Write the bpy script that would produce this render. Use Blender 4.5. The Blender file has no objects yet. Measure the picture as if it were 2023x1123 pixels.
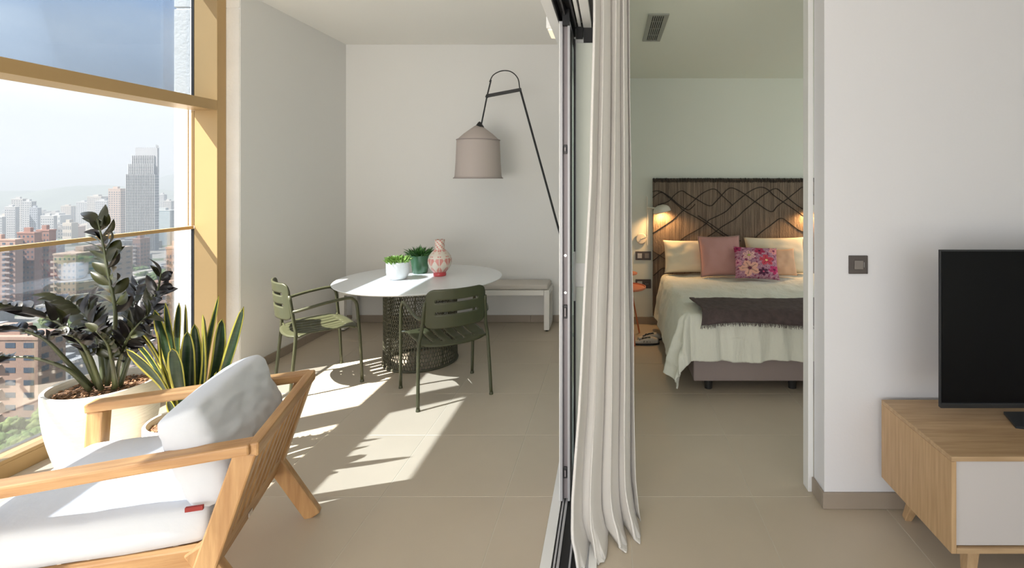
import bpy, bmesh, math, random
from mathutils import Vector, Matrix, noise
random.seed(7)
S = bpy.context.scene
COL = S.collection
PI = math.pi
# ------------------------------------------------------------------ camera
H = 1.54; F = 1015.0; CX, CY = 1207.0, 355.0; W, HH = 2023.0, 1123.0
cam_d = bpy.data.cameras.new('camera'); cam = bpy.data.objects.new('camera', cam_d); COL.objects.link(cam)
cam.location = (0, 0, H); cam.rotation_euler = (PI/2, 0, 0)
cam_d.sensor_width = 36; cam_d.lens = F/W*36
cam_d.shift_x = -(CX-W/2)/W; cam_d.shift_y = -(HH/2-CY)/W
cam_d.clip_start = .05; cam_d.clip_end = 20000
S.camera = cam
# ------------------------------------------------------------------ light
S.view_settings.view_transform = 'Standard'; S.view_settings.look = 'None'
S.view_settings.gamma = 1; S.view_settings.use_curve_mapping = False
S.view_settings.exposure = 0.44
SUN = Vector((1, .6, -1.42)).normalized()
sl = bpy.data.lights.new('sun', 'SUN'); sl.energy = 14.5; sl.angle = math.radians(.55); sl.color = (1, .955, .88)
so = bpy.data.objects.new('sun', sl); COL.objects.link(so)
so.rotation_euler = SUN.to_track_quat('-Z', 'Y').to_euler()
SKY = 1.08
HAZE = .0006
def build_world():
    w = bpy.data.worlds.new('sky'); S.world = w; w.use_nodes = True
    nt = w.node_tree; nt.nodes.clear(); N = nt.nodes.new; L = nt.links.new
    out = N('ShaderNodeOutputWorld'); bg = N('ShaderNodeBackground'); bg.inputs[1].default_value = SKY
    tc = N('ShaderNodeTexCoord'); sx = N('ShaderNodeSeparateXYZ'); L(tc.outputs['Generated'], sx.inputs[0])
    cr = N('ShaderNodeValToRGB'); e = cr.color_ramp.elements
    e[0].position = 0.0; e[0].color = (.63, .66, .69, 1)
    e[1].position = .13; e[1].color = (.62, .665, .72, 1)
    for p, c in ((.26, (.66, .84, 1.10, 1)), (.6, (1.0, 1.2, 1.5, 1)), (1, (.85, 1.08, 1.5, 1))):
        q = e.new(p); q.color = c
    L(sx.outputs[2], cr.inputs[0])
    mp = N('ShaderNodeMapping'); mp.inputs['Scale'].default_value = (1, 1, 2.6); mp.inputs['Location'].default_value = (.35, .1, .3)
    L(tc.outputs['Generated'], mp.inputs[0])
    nz = N('ShaderNodeTexNoise'); nz.inputs['Scale'].default_value = 3.2; nz.inputs['Detail'].default_value = 5; nz.inputs['Roughness'].default_value = .5
    L(mp.outputs[0], nz.inputs[0])
    r2 = N('ShaderNodeValToRGB'); r2.color_ramp.elements[0].position = .40; r2.color_ramp.elements[1].position = .62
    L(nz.outputs[0], r2.inputs[0])
    mx = N('ShaderNodeMixRGB'); mx.inputs[2].default_value = (1.0, 1.06, 1.12, 1)
    mm = N('ShaderNodeMath'); mm.operation = 'MULTIPLY'; mm.inputs[1].default_value = .95; L(r2.outputs[0], mm.inputs[0])
    mr = N('ShaderNodeMapRange'); mr.inputs['From Min'].default_value = .08; mr.inputs['From Max'].default_value = .2; L(sx.outputs[2], mr.inputs[0])
    m2 = N('ShaderNodeMath'); m2.operation = 'MULTIPLY'; L(mm.outputs[0], m2.inputs[0]); L(mr.outputs[0], m2.inputs[1]); L(m2.outputs[0], mx.inputs[0]); L(cr.outputs[0], mx.inputs[1]); L(mx.outputs[0], bg.inputs[0]); L(bg.outputs[0], out.inputs[0])
build_world()
def area(name, loc, target, sx, sy, e, col):
    l = bpy.data.lights.new(name, 'AREA'); l.shape = 'RECTANGLE'; l.size = sx; l.size_y = sy; l.energy = e; l.color = col
    o = bpy.data.objects.new(name, l); COL.objects.link(o); o.location = loc
    o.rotation_euler = (Vector(target)-Vector(loc)).to_track_quat('-Z', 'Y').to_euler(); return o
# added area lamps out of view, brightening living room, terrace and bedroom like daylight
area('living_fill_lamp', (1.2, -2.9, 1.6), (1.2, 0, 1.4), 3.6, 2.0, 11.5, (.97, .96, 1))
area('terrace_fill_lamp', (-1.7, -2.9, .9), (-1.6, 2.2, 3.0), 2.4, 1.6, 78, (1, .95, .88))
area('bedroom_fill_lamp', (3.2, 4.2, 1.5), (0, 4.2, 1.2), 1.8, 2.0, 4.4, (1, 1, .74))

# ------------------------------------------------------------------ helpers
def P(px, py, Y): return Vector(((px-CX)/F*Y, Y, H-(py-CY)/F*Y))
def prop(o, label=None, cat=None, group=None, kind=None):
    if label: o['label'] = label
    if cat: o['category'] = cat
    if group: o['group'] = group
    if kind: o['kind'] = kind
    return o
def link(name, data, parent=None):
    o = bpy.data.objects.new(name, data); COL.objects.link(o)
    if parent: o.parent = parent
    return o
def thing(name, label, cat, loc=(0, 0, 0), rz=0, group=None):
    o = link(name, None); o.empty_display_size = .1; o.location = loc; o.rotation_euler = (0, 0, rz)
    return prop(o, label, cat, group)
def ob(name, bm, mat, parent=None, smooth=False, kind=None, auto=None):
    me = bpy.data.meshes.new(name)
    bmesh.ops.recalc_face_normals(bm, faces=bm.faces[:])
    if smooth:
        for f in bm.faces: f.smooth = True
    if auto:
        for e in bm.edges:
            if len(e.link_faces) == 2 and e.calc_face_angle(0) > auto: e.smooth = False
    bm.to_mesh(me); bm.free()
    for m in (mat if isinstance(mat, (list, tuple)) else [mat]): me.materials.append(m)
    o = link(name, me, parent)
    if kind: o['kind'] = kind
    return o
def NB(): return bmesh.new()
def bx(bm, x0, x1, y0, y1, z0, z1, bev=0, mi=0):
    r = bmesh.ops.create_cube(bm, size=1)
    for v in r['verts']:
        v.co = Vector(((x0+x1)/2+v.co.x*(x1-x0), (y0+y1)/2+v.co.y*(y1-y0), (z0+z1)/2+v.co.z*(z1-z0)))
    fs = list({f for v in r['verts'] for f in v.link_faces})
    for f in fs: f.material_index = mi
    if bev:
        es = list({e for v in r['verts'] for e in v.link_edges})
        bmesh.ops.bevel(bm, geom=es, offset=bev, segments=2, profile=.5, affect='EDGES')
def beam(bm, a, b, w, t, up=(0, 0, 1), bev=0, w2=None, t2=None):
    """rectangular bar from a to b; w across, t along 'up'"""
    a = Vector(a); b = Vector(b); d = (b-a).normalized(); up = Vector(up)
    s = d.cross(up).normalized(); u = s.cross(d).normalized()
    w2 = w2 or w; t2 = t2 or t
    vs = []
    for p, ww, tt in ((a, w, t), (b, w2, t2)):
        for i, j in ((-1, -1), (1, -1), (1, 1), (-1, 1)):
            vs.append(bm.verts.new(p+s*(i*ww/2)+u*(j*tt/2)))
    fs = [(0, 1, 2, 3), (7, 6, 5, 4), (0, 4, 5, 1), (1, 5, 6, 2), (2, 6, 7, 3), (3, 7, 4, 0)]
    F_ = [bm.faces.new([vs[i] for i in f]) for f in fs]
    if bev:
        bmesh.ops.recalc_face_normals(bm, faces=F_)
        es = list({e for f in F_ for e in f.edges})
        bmesh.ops.bevel(bm, geom=es, offset=bev, segments=2, profile=.5, affect='EDGES')
def smoothpts(pts, n=6):
    pts = [Vector(p) for p in pts]
    if len(pts) < 3: return pts
    out = []; Q = [2*pts[0]-pts[1]]+pts+[2*pts[-1]-pts[-2]]
    for i in range(1, len(Q)-2):
        p0, p1, p2, p3 = Q[i-1:i+3]
        for k in range(n):
            t = k/n
            out.append(.5*((2*p1)+(-p0+p2)*t+(2*p0-5*p1+4*p2-p3)*t*t+(-p0+3*p1-3*p2+p3)*t**3))
    out.append(pts[-1]); return out
def tube(bm, pts, r, n=8, cap=True, sx=1, mi=0):
    pts = [Vector(p) for p in pts]; m = len(pts)
    rs = r if isinstance(r, (list, tuple)) else [r]*m
    if len(rs) != m: rs = [rs[0]+(rs[-1]-rs[0])*i/(m-1) for i in range(m)]
    t0 = (pts[1]-pts[0]).normalized()
    ref = Vector((0, 0, 1)) if abs(t0.z) < .9 else Vector((1, 0, 0))
    u = t0.cross(ref).normalized(); rings = []
    for i in range(m):
        t = (pts[min(i+1, m-1)]-pts[max(i-1, 0)]).normalized()
        u = (u-t*u.dot(t)).normalized(); v = t.cross(u)
        rings.append([bm.verts.new(pts[i]+(u*math.cos(2*PI*k/n)*sx+v*math.sin(2*PI*k/n))*rs[i]) for k in range(n)])
    for i in range(m-1):
        for k in range(n):
            f = bm.faces.new((rings[i][k], rings[i][(k+1) % n], rings[i+1][(k+1) % n], rings[i+1][k])); f.material_index = mi
    if cap:
        for q in (rings[0], rings[-1]):
            f = bm.faces.new(q); f.material_index = mi
def lathe(bm, prof, n=32, cx=0, cy=0, z0=0, fn=None, close=False):
    rings = []
    for r, z in prof:
        if r < 1e-5: rings.append([bm.verts.new((cx, cy, z0+z))])
        else: rings.append([bm.verts.new((cx+r*math.cos(2*PI*k/n), cy+r*math.sin(2*PI*k/n), z0+z)) for k in range(n)])
    for i in range(len(rings)-1):
        a, b = rings[i], rings[i+1]
        for k in range(n):
            k2 = (k+1) % n
            if len(a) == 1 and len(b) == 1: continue
            if len(a) == 1: f = bm.faces.new((a[0], b[k2], b[k]))
            elif len(b) == 1: f = bm.faces.new((a[k], a[k2], b[0]))
            else: f = bm.faces.new((a[k], a[k2], b[k2], b[k]))
            if fn: f.material_index = fn(k/n, i)
def grid(bm, nu, nv, fn, mi=None, closed=False):
    V = [[bm.verts.new(fn(i/nu, j/nv)) for j in range(nv+1)] for i in range(nu+1)]
    for i in range(nu):
        for j in range(nv):
            try:
                f = bm.faces.new((V[i][j], V[i+1][j], V[i+1][j+1], V[i][j+1]))
                if mi: f.material_index = mi(i, j)
            except ValueError: pass
    return V
def copy_tree(o, parent=None):
    c = o.copy(); COL.objects.link(c); c.parent = parent
    for ch in list(o.children): copy_tree(ch, c)
    return c

def mat(name, col, rough=.5, metal=0, var=0, vscale=8, stretch=(1, 1, 1), bump=0, bscale=60, bstretch=(1, 1, 1), col2=None,
        sheen=0, spec=.5, trans=0, emit=None, estr=0, coat=0, detail=4, sub=0, coord='Object', vr=(.3, .7)):
    m = bpy.data.materials.new(name); m.use_nodes = True; nt = m.node_tree; N = nt.nodes.new; L = nt.links.new
    b = nt.nodes['Principled BSDF']; I = b.inputs
    c = (*col, 1); I['Base Color'].default_value = c; I['Roughness'].default_value = rough; I['Metallic'].default_value = metal
    I['Specular IOR Level'].default_value = spec
    if sheen: I['Sheen Weight'].default_value = sheen; I['Sheen Roughness'].default_value = .5
    if coat: I['Coat Weight'].default_value = coat; I['Coat Roughness'].default_value = .15
    if trans: I['Transmission Weight'].default_value = trans
    if sub: I['Subsurface Weight'].default_value = sub; I['Subsurface Radius'].default_value = (.02, .02, .02)
    if emit: I['Emission Color'].default_value = (*emit, 1); I['Emission Strength'].default_value = estr
    if var or bump: tc = N('ShaderNodeTexCoord')
    if var:
        mp = N('ShaderNodeMapping'); mp.inputs['Scale'].default_value = stretch; L(tc.outputs[coord], mp.inputs[0])
        nz = N('ShaderNodeTexNoise'); nz.inputs['Scale'].default_value = vscale; nz.inputs['Detail'].default_value = detail
        L(mp.outputs[0], nz.inputs[0])
        cr = N('ShaderNodeValToRGB'); e = cr.color_ramp.elements; e[0].position, e[1].position = vr
        c2 = col2 or tuple(x*(1-var) for x in col)
        e[0].color = (*c2, 1); e[1].color = c; L(nz.outputs[0], cr.inputs[0]); L(cr.outputs[0], I['Base Color'])
    if bump:
        mp = N('ShaderNodeMapping'); mp.inputs['Scale'].default_value = bstretch; L(tc.outputs[coord], mp.inputs[0])
        nz = N('ShaderNodeTexNoise'); nz.inputs['Scale'].default_value = bscale; nz.inputs['Detail'].default_value = 4
        L(mp.outputs[0], nz.inputs[0])
        bp = N('ShaderNodeBump'); bp.inputs['Strength'].default_value = bump; bp.inputs['Distance'].default_value = .01
        L(nz.outputs[0], bp.inputs['Height']); L(bp.outputs[0], I['Normal'])
    return m
def glassmat(name, tint, gloss=.06, gcol=(1, 1, 1)):
    m = bpy.data.materials.new(name); m.use_nodes = True; nt = m.node_tree; nt.nodes.clear(); N = nt.nodes.new; L = nt.links.new
    o = N('ShaderNodeOutputMaterial'); t = N('ShaderNodeBsdfTransparent'); t.inputs[0].default_value = (*tint, 1)
    g = N('ShaderNodeBsdfGlossy'); g.inputs['Roughness'].default_value = .02; g.inputs[0].default_value = (*gcol, 1)
    fr = N('ShaderNodeFresnel'); fr.inputs[0].default_value = 1.45
    mm = N('ShaderNodeMath'); mm.operation = 'MULTIPLY'; mm.inputs[1].default_value = gloss/.04*.25
    L(fr.outputs[0], mm.inputs[0]); mx = N('ShaderNodeMixShader'); L(mm.outputs[0], mx.inputs[0]); L(t.outputs[0], mx.inputs[1]); L(g.outputs[0], mx.inputs[2])
    L(mx.outputs[0], o.inputs[0]); return m
M = {}
M['wall'] = mat('wall_paint', (.80, .79, .765), .85, bump=.05, bscale=90)
M['wall_living'] = mat('wall_paint_living', (.78, .775, .80), .8, bump=.04, bscale=90)
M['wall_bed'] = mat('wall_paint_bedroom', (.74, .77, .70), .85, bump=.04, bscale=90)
M['ceil'] = mat('ceiling_paint', (.91, .89, .84), .9)
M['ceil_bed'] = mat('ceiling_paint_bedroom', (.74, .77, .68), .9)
M['render'] = mat('rough_white_render', (.84, .81, .76), .9, bump=.35, bscale=45, var=.06, vscale=6)
M['tile'] = mat('porcelain_tile', (.56, .48, .375), .38, var=.07, vscale=2.2, bump=.03, bscale=140, spec=.45)
M['grout'] = mat('grout', (.60, .55, .46), .9)
M['base'] = mat('skirting_tile', (.36, .30, .24), .45, var=.06, vscale=5)
M['gold'] = mat('gold_anodised', (.50, .335, .155), .42, metal=.3, var=.05, vscale=3, bump=.02, bscale=200)
M['black'] = mat('black_rubber', (.015, .015, .017), .6)
M['alu'] = mat('grey_aluminium', (.46, .46, .48), .4, metal=.1)
M['alud'] = mat('mauve_grey_aluminium', (.30, .265, .275), .5, metal=.1)
M['alub'] = mat('dark_track', (.06, .058, .06), .45, metal=.4)
M['white'] = mat('white_lacquer', (.84, .84, .83), .35)
M['whitem'] = mat('white_metal', (.80, .78, .74), .4)
M['steel'] = mat('steel', (.6, .6, .6), .3, metal=1)
M['g_up'] = glassmat('tinted_glass', (.63, .68, .735), .05)
M['g_low'] = glassmat('balustrade_glass', (.88, .91, .95), .08)
M['g_door'] = glassmat('door_glass', (.86, .92, .90), .06)
M['teak'] = {}
for ax, st in (('x', (1.2, 14, 14)), ('y', (14, 1.2, 14)), ('z', (14, 14, 1.2))):
    M['teak'][ax] = mat('teak_'+ax, (.53, .31, .135), .42, var=.5, vscale=3.2, stretch=st, col2=(.36, .18, .068), bump=.1, bscale=12, bstretch=st, detail=6)
M['oakx'] = mat('oak_along', (.56, .385, .22), .5, var=.3, vscale=3, stretch=(1.5, 22, 22), col2=(.42, .27, .145), detail=6)
M['oakz'] = mat('oak_upright', (.60, .40, .22), .5, var=.3, vscale=3, stretch=(22, 22, 1.5), col2=(.47, .30, .155), detail=6)
M['cush'] = mat('white_canvas', (.60, .625, .67), .85, bump=.12, bscale=30, sheen=.15)
M['olive'] = mat('olive_powder_coat', (.060, .063, .030), .42, spec=.5)
M['weave'] = mat('olive_rope', (.07, .068, .042), .6)
M['ztable'] = mat('white_table_laminate', (.80, .82, .83), .3)
M['benchc'] = mat('bench_cushion_fabric', (.62, .58, .53), .9, bump=.1, bscale=80)
M['shade'] = mat('taupe_lamp_fabric', (.50, .435, .40), .85, trans=0, bump=.08, bscale=160)
M['shader'] = mat('lamp_piping', (.36, .31, .29), .8)
M['lampblk'] = mat('black_lamp_metal', (.012, .012, .012), .4)
M['pot'] = mat('ribbed_white_pot', (.84, .79, .69), .65, bump=.5, bscale=10, bstretch=(1, 1, 9))
M['soil'] = mat('bark_soil', (.18, .10, .055), .95, var=.6, vscale=30, bump=1, bscale=50)
M['chip'] = mat('bark_chips', (.42, .23, .12), .8, var=.75, vscale=45)
M['stem'] = mat('green_stem', (.07, .085, .03), .4, var=.5, vscale=12, col2=(.045, .05, .03))
M['zz'] = mat('black_leaf', (.022, .022, .014), .3, var=.6, vscale=5, col2=(.012, .008, .012), spec=.55, coat=.12)
M['zz2'] = mat('olive_leaf', (.036, .040, .012), .34, var=.5, vscale=5, spec=.5, coat=.12)
M['sg'] = mat('banded_leaf', (.010, .026, .010), .3, var=.6, vscale=14, stretch=(1, 1, 5), col2=(.028, .055, .02), spec=.6)
M['sy'] = mat('yellow_leaf_margin', (.44, .39, .06), .4)
M['curt'] = mat('curtain_linen', (.76, .73, .69), .9, bump=.25, bscale=60, bstretch=(1, 1, 14), sub=0)
M['lt'] = mat('fresh_leaf', (.34, .52, .13), .45, var=.6, vscale=40, col2=(.12, .26, .04))
M['lt2'] = mat('dark_fresh_leaf', (.075, .20, .04), .45, var=.6, vscale=40, col2=(.02, .07, .015))
M['gpot'] = mat('green_glaze', (.055, .15, .075), .22, coat=.4)
M['wpot'] = mat('white_ceramic', (.78, .80, .80), .4, bump=.05, bscale=50)
M['vc'] = mat('vase_cream', (.72, .64, .54), .4, coat=.2)
M['vp'] = mat('vase_pink', (.66, .27, .23), .4, coat=.2)
M['vr'] = mat('vase_red', (.58, .06, .07), .35, coat=.3)
M['tvs'] = mat('tv_screen', (.003, .003, .004), .28, spec=.14)
M['tvb'] = mat('tv_bezel', (.012, .013, .016), .4)
M['tvf'] = mat('tv_foot', (.05, .06, .07), .35, metal=.6)
M['cabw'] = mat('warm_white_front', (.62, .58, .57), .5)
M['sw'] = mat('bronze_plate', (.085, .07, .065), .4, metal=.3)
M['swk'] = mat('bronze_rocker', (.20, .175, .16), .4, metal=.3)
M['swl'] = mat('silver_rocker', (.50, .50, .50), .4, metal=.2)
M['duvet'] = mat('cream_linen', (.76, .76, .66), .9, bump=.5, bscale=22, bstretch=(2.5, 1, 1), sheen=.2)
M['cream'] = mat('cream_pillow', (.76, .68, .52), .9, bump=.15, bscale=30)
M['pink'] = mat('dusty_pink_linen', (.50, .27, .245), .9, bump=.15, bscale=60)
M['pinkp'] = mat('pink_piping', (.33, .22, .19), .9)
M['peach'] = mat('peach_linen', (.72, .45, .29), .9)
M['throw'] = mat('aubergine_throw', (.105, .075, .072), .95, bump=.5, bscale=60, var=.35, vscale=25)
M['bbase'] = mat('bed_base_fabric', (.30, .245, .23), .9, bump=.1, bscale=200)
M['rug'] = mat('woven_wool', (.27, .205, .15), .95, var=.7, vscale=5, stretch=(16, 1, .5), col2=(.10, .075, .056), bump=.8, bscale=30, bstretch=(5, 1, 1), detail=7)
M['cord'] = mat('black_wool_cord', (.022, .017, .014), .9)
M['lampw'] = mat('cream_enamel', (.72, .68, .58), .4)
M['orange'] = mat('terracotta_enamel', (.60, .20, .10), .45)
M['dark'] = mat('dark_plastic', (.02, .02, .02), .4)
M['bulb'] = mat('warm_bulb', (1, .7, .4), .5, emit=(1, .62, .28), estr=9)
M['label'] = mat('silver_label', (.7, .7, .7), .3, metal=.8)
M['redtag'] = mat('red_tag', (.28, .03, .025), .8)

# ------------------------------------------------------------------ room shell
def struct(name, boxes, m, parent=None, bev=0):
    bm = NB()
    for b in boxes: bx(bm, *b, bev=bev)
    o = ob(name, bm, m, parent)
    if not parent: o['kind'] = 'structure'
    return o
fl = struct('floor', [(-3.2, 3.4, -3, 5.6, -.3, -.0012)], M['grout'])
def tile_mesh(w, d):
    bm = NB(); bx(bm, 0, w, 0, d, -.012, 0)
    top = [e for e in bm.edges if all(v.co.z > -.001 for v in e.verts)]
    bmesh.ops.bevel(bm, geom=top, offset=.0012, segments=1, affect='EDGES')
    me = bpy.data.meshes.new('tile'); bm.to_mesh(me); bm.free(); me.materials.append(M['tile']); return me
cache = {}
g = .0034
xs = [.086+.6*k for k in range(-6, 7)]; ys = [2.493+.6*k for k in range(-7, 6)]
def cuts(vals, a, b):
    v = [a]+[x for x in vals if a+.02 < x < b-.02]+[b]; return list(zip(v[:-1], v[1:]))
for zx in ((-3.11, -.283), (-.055, 3.38)):
    for x0, x1 in cuts(xs, *zx):
        for y0, y1 in cuts(ys, -1.1, 5.53):
            k = (round(x1-x0-g, 3), round(y1-y0-g, 3))
            if k not in cache: cache[k] = tile_mesh(*k)
            o = link('tile', cache[k], fl); o.location = (x0+g/2, y0+g/2, 0)
struct('ceiling_terrace', [(-2.966, -.06, -3, 5.7, 3.0, 3.3), (-3.18, -2.966, -3, 4.2, 3.1, 3.3)], M['ceil'])
struct('ceiling_room', [(-.06, 3.5, -3, 2.45, 2.62, 2.8)], M['ceil'])
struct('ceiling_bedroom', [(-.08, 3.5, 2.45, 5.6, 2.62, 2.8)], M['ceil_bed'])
wl = struct('wall_left', [(-3.02, -2.862, 3.97, 5.7, -.3, 3.02)], M['wall'])
struct('wall_left_pier', [(-3.37, -2.866, 3.962, 4.20, -3, 2.855), (-3.355, -2.880, 3.966, 4.20, 2.85, 2.875), (-3.37, -2.866, 3.962, 4.20, 2.87, 3.1)], M['render'], bev=.004)
struct('wall_outer_pier', [(-3.40, -3.25, 2.31, 2.49, -3, 3.3)], M['render'])
struct('wall_back', [(-3.02, -.13, 5.55, 5.7, -.01, 3.02)], M['wall'])
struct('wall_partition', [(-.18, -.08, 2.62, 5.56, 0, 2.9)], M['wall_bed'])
struct('spill_blocker', [(-.18, -.08, -3, -.35, 0, 2.9)], M['wall'])  # added unseen wall piece, keeps terrace lamp spill off the TV wall
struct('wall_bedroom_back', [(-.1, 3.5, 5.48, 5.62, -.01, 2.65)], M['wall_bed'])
struct('wall_right', [(1.0, 3.5, 2.408, 2.53, -.01, 2.65)], M['wall_living'])
struct('wall_side', [(3.4, 3.5, -3, 3.2, -.01, 2.65), (3.4, 3.5, 5.1, 5.6, -.01, 2.65), (3.4, 3.5, 3.2, 5.1, -.01, .5), (3.4, 3.5, 3.2, 5.1, 2.45, 2.65)], M['wall_bed'])
# door jamb strip of the bedroom opening
struct('trim_1', [(.972, .998, 2.532, 2.60, 0, 2.62)], M['white'], bev=.002)
# skirting boards, in tile lengths
def skirt(name, a, b, n, axis, y, t, gapl=.6):
    bm = NB(); o = None
    root = ob(name, bm, M['base']); root['kind'] = 'structure'
    L = (b-a); k = max(1, round(L/gapl)); d = L/k
    for i in range(k):
        q = NB(); s, e = a+i*d+.001, a+(i+1)*d-.001
        if axis == 'x': bx(q, s, e, y, y+t, 0.001, .076, bev=.0015)
        else: bx(q, y, y+t, s, e, 0.001, .076, bev=.0015)
        ob('skirting_tile', q, M['base'], root)
    return root
def skirt_one(name, spec): 
    axis, a, b, y, t = spec
    root = None; L = b-a; k = max(1, round(L/.6)); d = L/k
    for i in range(k):
        q = NB(); s, e = a+i*d+.001, a+(i+1)*d-.001
        if axis == 'x': bx(q, s, e, y, y+t, 0.001, .076, bev=.0015)
        else: bx(q, y, y+t, s, e, 0.001, .076, bev=.0015)
        if root is None: root = ob(name, q, M['base']); root['kind'] = 'structure'
        else: ob('skirting_tile', q, M['base'], root)
skirt_one('baseboard_back', ('x', -2.86, -.2, 5.537, .012))
skirt_one('baseboard_left', ('y', 4.05, 5.535, -2.861, .012))
skirt_one('baseboard_bedroom', ('x', -.08, 3.38, 5.467, .012))
skirt_one('baseboard_right', ('x', .988, 3.2, 2.396, .011))
skirt_one('baseboard_jamb', ('y', 2.408, 2.53, .988, .011))

# ------------------------------------------------------------------ terrace window (gold frame)
win = link('window_1', None); win.location = (-3.05, 3.9, 0); win['kind'] = 'structure'
def wpart(name, boxes, m, bev=.002):
    bm = NB()
    for b in boxes: bx(bm, b[0]+3.05, b[1]+3.05, b[2]-3.9, b[3]-3.9, b[4], b[5], bev=bev)
    return ob(name, bm, m, win)
wpart('post', [(-3.14, -2.966, 3.87, 3.96, 0, 3.1)], M['gold'])
wpart('transom', [(-3.172, -2.966, -3, 3.869, 2.062, 2.139)], M['gold'])
wpart('head_frame', [(-3.178, -2.967, -3, 3.869, 3.04, 3.099)], M['gold'])
wpart('window_sill', [(-3.16, -3.11, -3, 3.869, 0, .08), (-3.20, -3.11, -3, 3.869, .08, .10)], M['gold'])
wpart('handrail', [(-3.165, -3.14, -3, 3.869, 1.168, 1.192)], M['gold'])
wpart('gasket', [(-3.162, -3.141, 3.868, 3.895, 2.14, 3.04), (-3.162, -3.141, 3.868, 3.895, .1, 1.17)], M['black'])
wpart('casing_strip', [(-3.175, -3.168, 3.850, 3.858, 1.192, 2.062), (-3.162, -3.141, 3.868, 3.895, 1.192, 2.062)], M['gold'])
wpart('upper_pane', [(-3.170, -3.164, -3, 3.868, 2.139, 3.045)], M['g_up'], 0)
wpart('balustrade_pane', [(-3.156, -3.150, -3, 3.868, .10, 1.168)], M['g_low'], 0)
wpart('lower_rail', [(-3.30, -3.27, -3, 3.95, .045, .075)], M['alub'])
struct('floor_ledge', [(-3.40, -3.11, -3, 3.96, -.30, -.02)], M['render'])

# ------------------------------------------------------------------ sliding door: tracks, sill, leaf
def multi(parent, name, boxes, m, bev=.001):
    bm = NB()
    for b in boxes: bx(bm, *b, bev=bev)
    return ob(name, bm, m, parent)
dr = link('door_1', None); dr['kind'] = 'structure'
multi(dr, 'sill_strip', [(-.281, -.237, -.35, 5.5, -.02, .012)], M['white'])
multi(dr, 'sill_strip', [(-.09, -.057, -3, 2.62, -.02, .012)], M['white'])
multi(dr, 'floor_rail', [(-.23, -.222, -3, 5.5, -.02, .012), (-.217, -.206, -3, 5.5, -.02, .009)], M['alu'])
multi(dr, 'floor_rail', [(-.168, -.160, -3, 2.62, -.02, .011)], M['alu'])
multi(dr, 'floor_rail', [(-.116, -.106, -3, 2.62, -.02, .012), (-.101, -.091, -3, 2.62, -.02, .009)], M['alu'])
multi(dr, 'track_bed', [(-.237, -.09, -3, 2.62, -.02, -.001)], M['black'])
struct('wall_lintel', [(-.302, -.06, -3, 5.56, 2.37, 3.02)], M['wall'])
multi(dr, 'head_strip', [(-.302, -.255, -3, 5.5, 2.305, 2.37)], M['white'])
multi(dr, 'head_track', [(-.255, -.249, -3, 5.5, 2.305, 2.37), (-.222, -.214, -3, 5.5, 2.315, 2.37), (-.180, -.172, -3, 2.6, 2.305, 2.37), (-.249, -.165, -3, 5.5, 2.355, 2.37)], M['alub'])
multi(dr, 'head_strip', [(-.165, -.150, -3, 2.6, 2.31, 2.37), (-.139, -.098, -3, 2.6, 2.305, 2.37)], M['white'])
multi(dr, 'head_track', [(-.150, -.139, -3, 2.6, 2.34, 2.37), (-.098, -.062, -3, 2.6, 2.33, 2.37)], M['alub'])
multi(dr, 'track_stop', [(-.229, -.195, 2.42, 2.45, 2.27, 2.345), (-.176, -.142, 2.585, 2.617, 2.25, 2.33), (-.138, -.075, 2.585, 2.617, 2.23, 2.33)], M['black'])
leaf = link('door_2', None); leaf['kind'] = 'structure'
multi(leaf, 'stile', [(-.241, -.229, 2.435, 2.54, .014, 2.292), (-.206, -.194, 2.435, 2.54, .014, 2.292)], M['alu'], .002)
multi(leaf, 'edge_channel', [(-.229, -.206, 2.458, 2.50, .014, 2.28)], M['alud'])
multi(leaf, 'edge_cover', [(-.2455, -.241, 2.436, 2.54, .014, 2.292)], M['white'])
multi(leaf, 'seal', [(-.194, -.192, 2.45, 2.54, .014, 2.27)], M['black'])
multi(leaf, 'stile', [(-.241, -.194, 4.32, 4.40, .014, 2.292)], M['alu'], .002)
multi(leaf, 'door_rail', [(-.241, -.194, 2.54, 4.32, .014, .08), (-.241, -.194, 2.54, 4.32, 2.22, 2.292)], M['alu'], .002)
multi(leaf, 'pane', [(-.221, -.215, 2.54, 4.32, .08, 2.22)], M['g_door'], 0)
for (y0, y1) in ((286, 304), (604, 631), (926, 948)):
    z0, z1 = P(0, y1, 2.44).z, P(0, y0, 2.44).z
    q = multi(leaf, 'latch', [(-.226, -.209, 2.448, 2.459, z0, z1)], M['alub'], .002)
    multi(q, 'latch_bolt', [(-.221, -.214, 2.440, 2.449, z0+.012, z1-.012)], M['alud'], .001)
for yy in (506, 580):
    bm = NB(); r = bmesh.ops.create_cone(bm, cap_ends=True, segments=12, radius1=.0075, radius2=.0065, depth=.004)
    bmesh.ops.rotate(bm, verts=bm.verts[:], matrix=Matrix.Rotation(PI/2, 3, 'X')); bmesh.ops.translate(bm, verts=bm.verts[:], vec=(-.2175, 2.456, P(0, yy, 2.44).z))
    ob('screw', bm, M['steel'], leaf)
jamb = link('trim_2', None); jamb['kind'] = 'structure'
def zc(py): return P(0, py, 2.6).z
multi(jamb, 'jamb_board', [(-.188, -.085, 2.600, 2.62, 0, 2.262)], M['white'])
multi(jamb, 'jamb_panel', [(-.176, -.09, 2.590, 2.600, zc(520), 2.23)], M['wall_bed'], .001)
multi(jamb, 'jamb_panel', [(-.176, -.09, 2.590, 2.600, 0.01, zc(567))], M['wall_bed'], .001)
multi(jamb, 'seal', [(-.188, -.180, 2.592, 2.600, 0.01, zc(595)), (-.188, -.180, 2.592, 2.600, zc(497), 2.25)], M['alub'], 0)
multi(jamb, 'strike_plate', [(-.194, -.181, 2.582, 2.599, zc(593), zc(499))], M['white'], .003)

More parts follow.
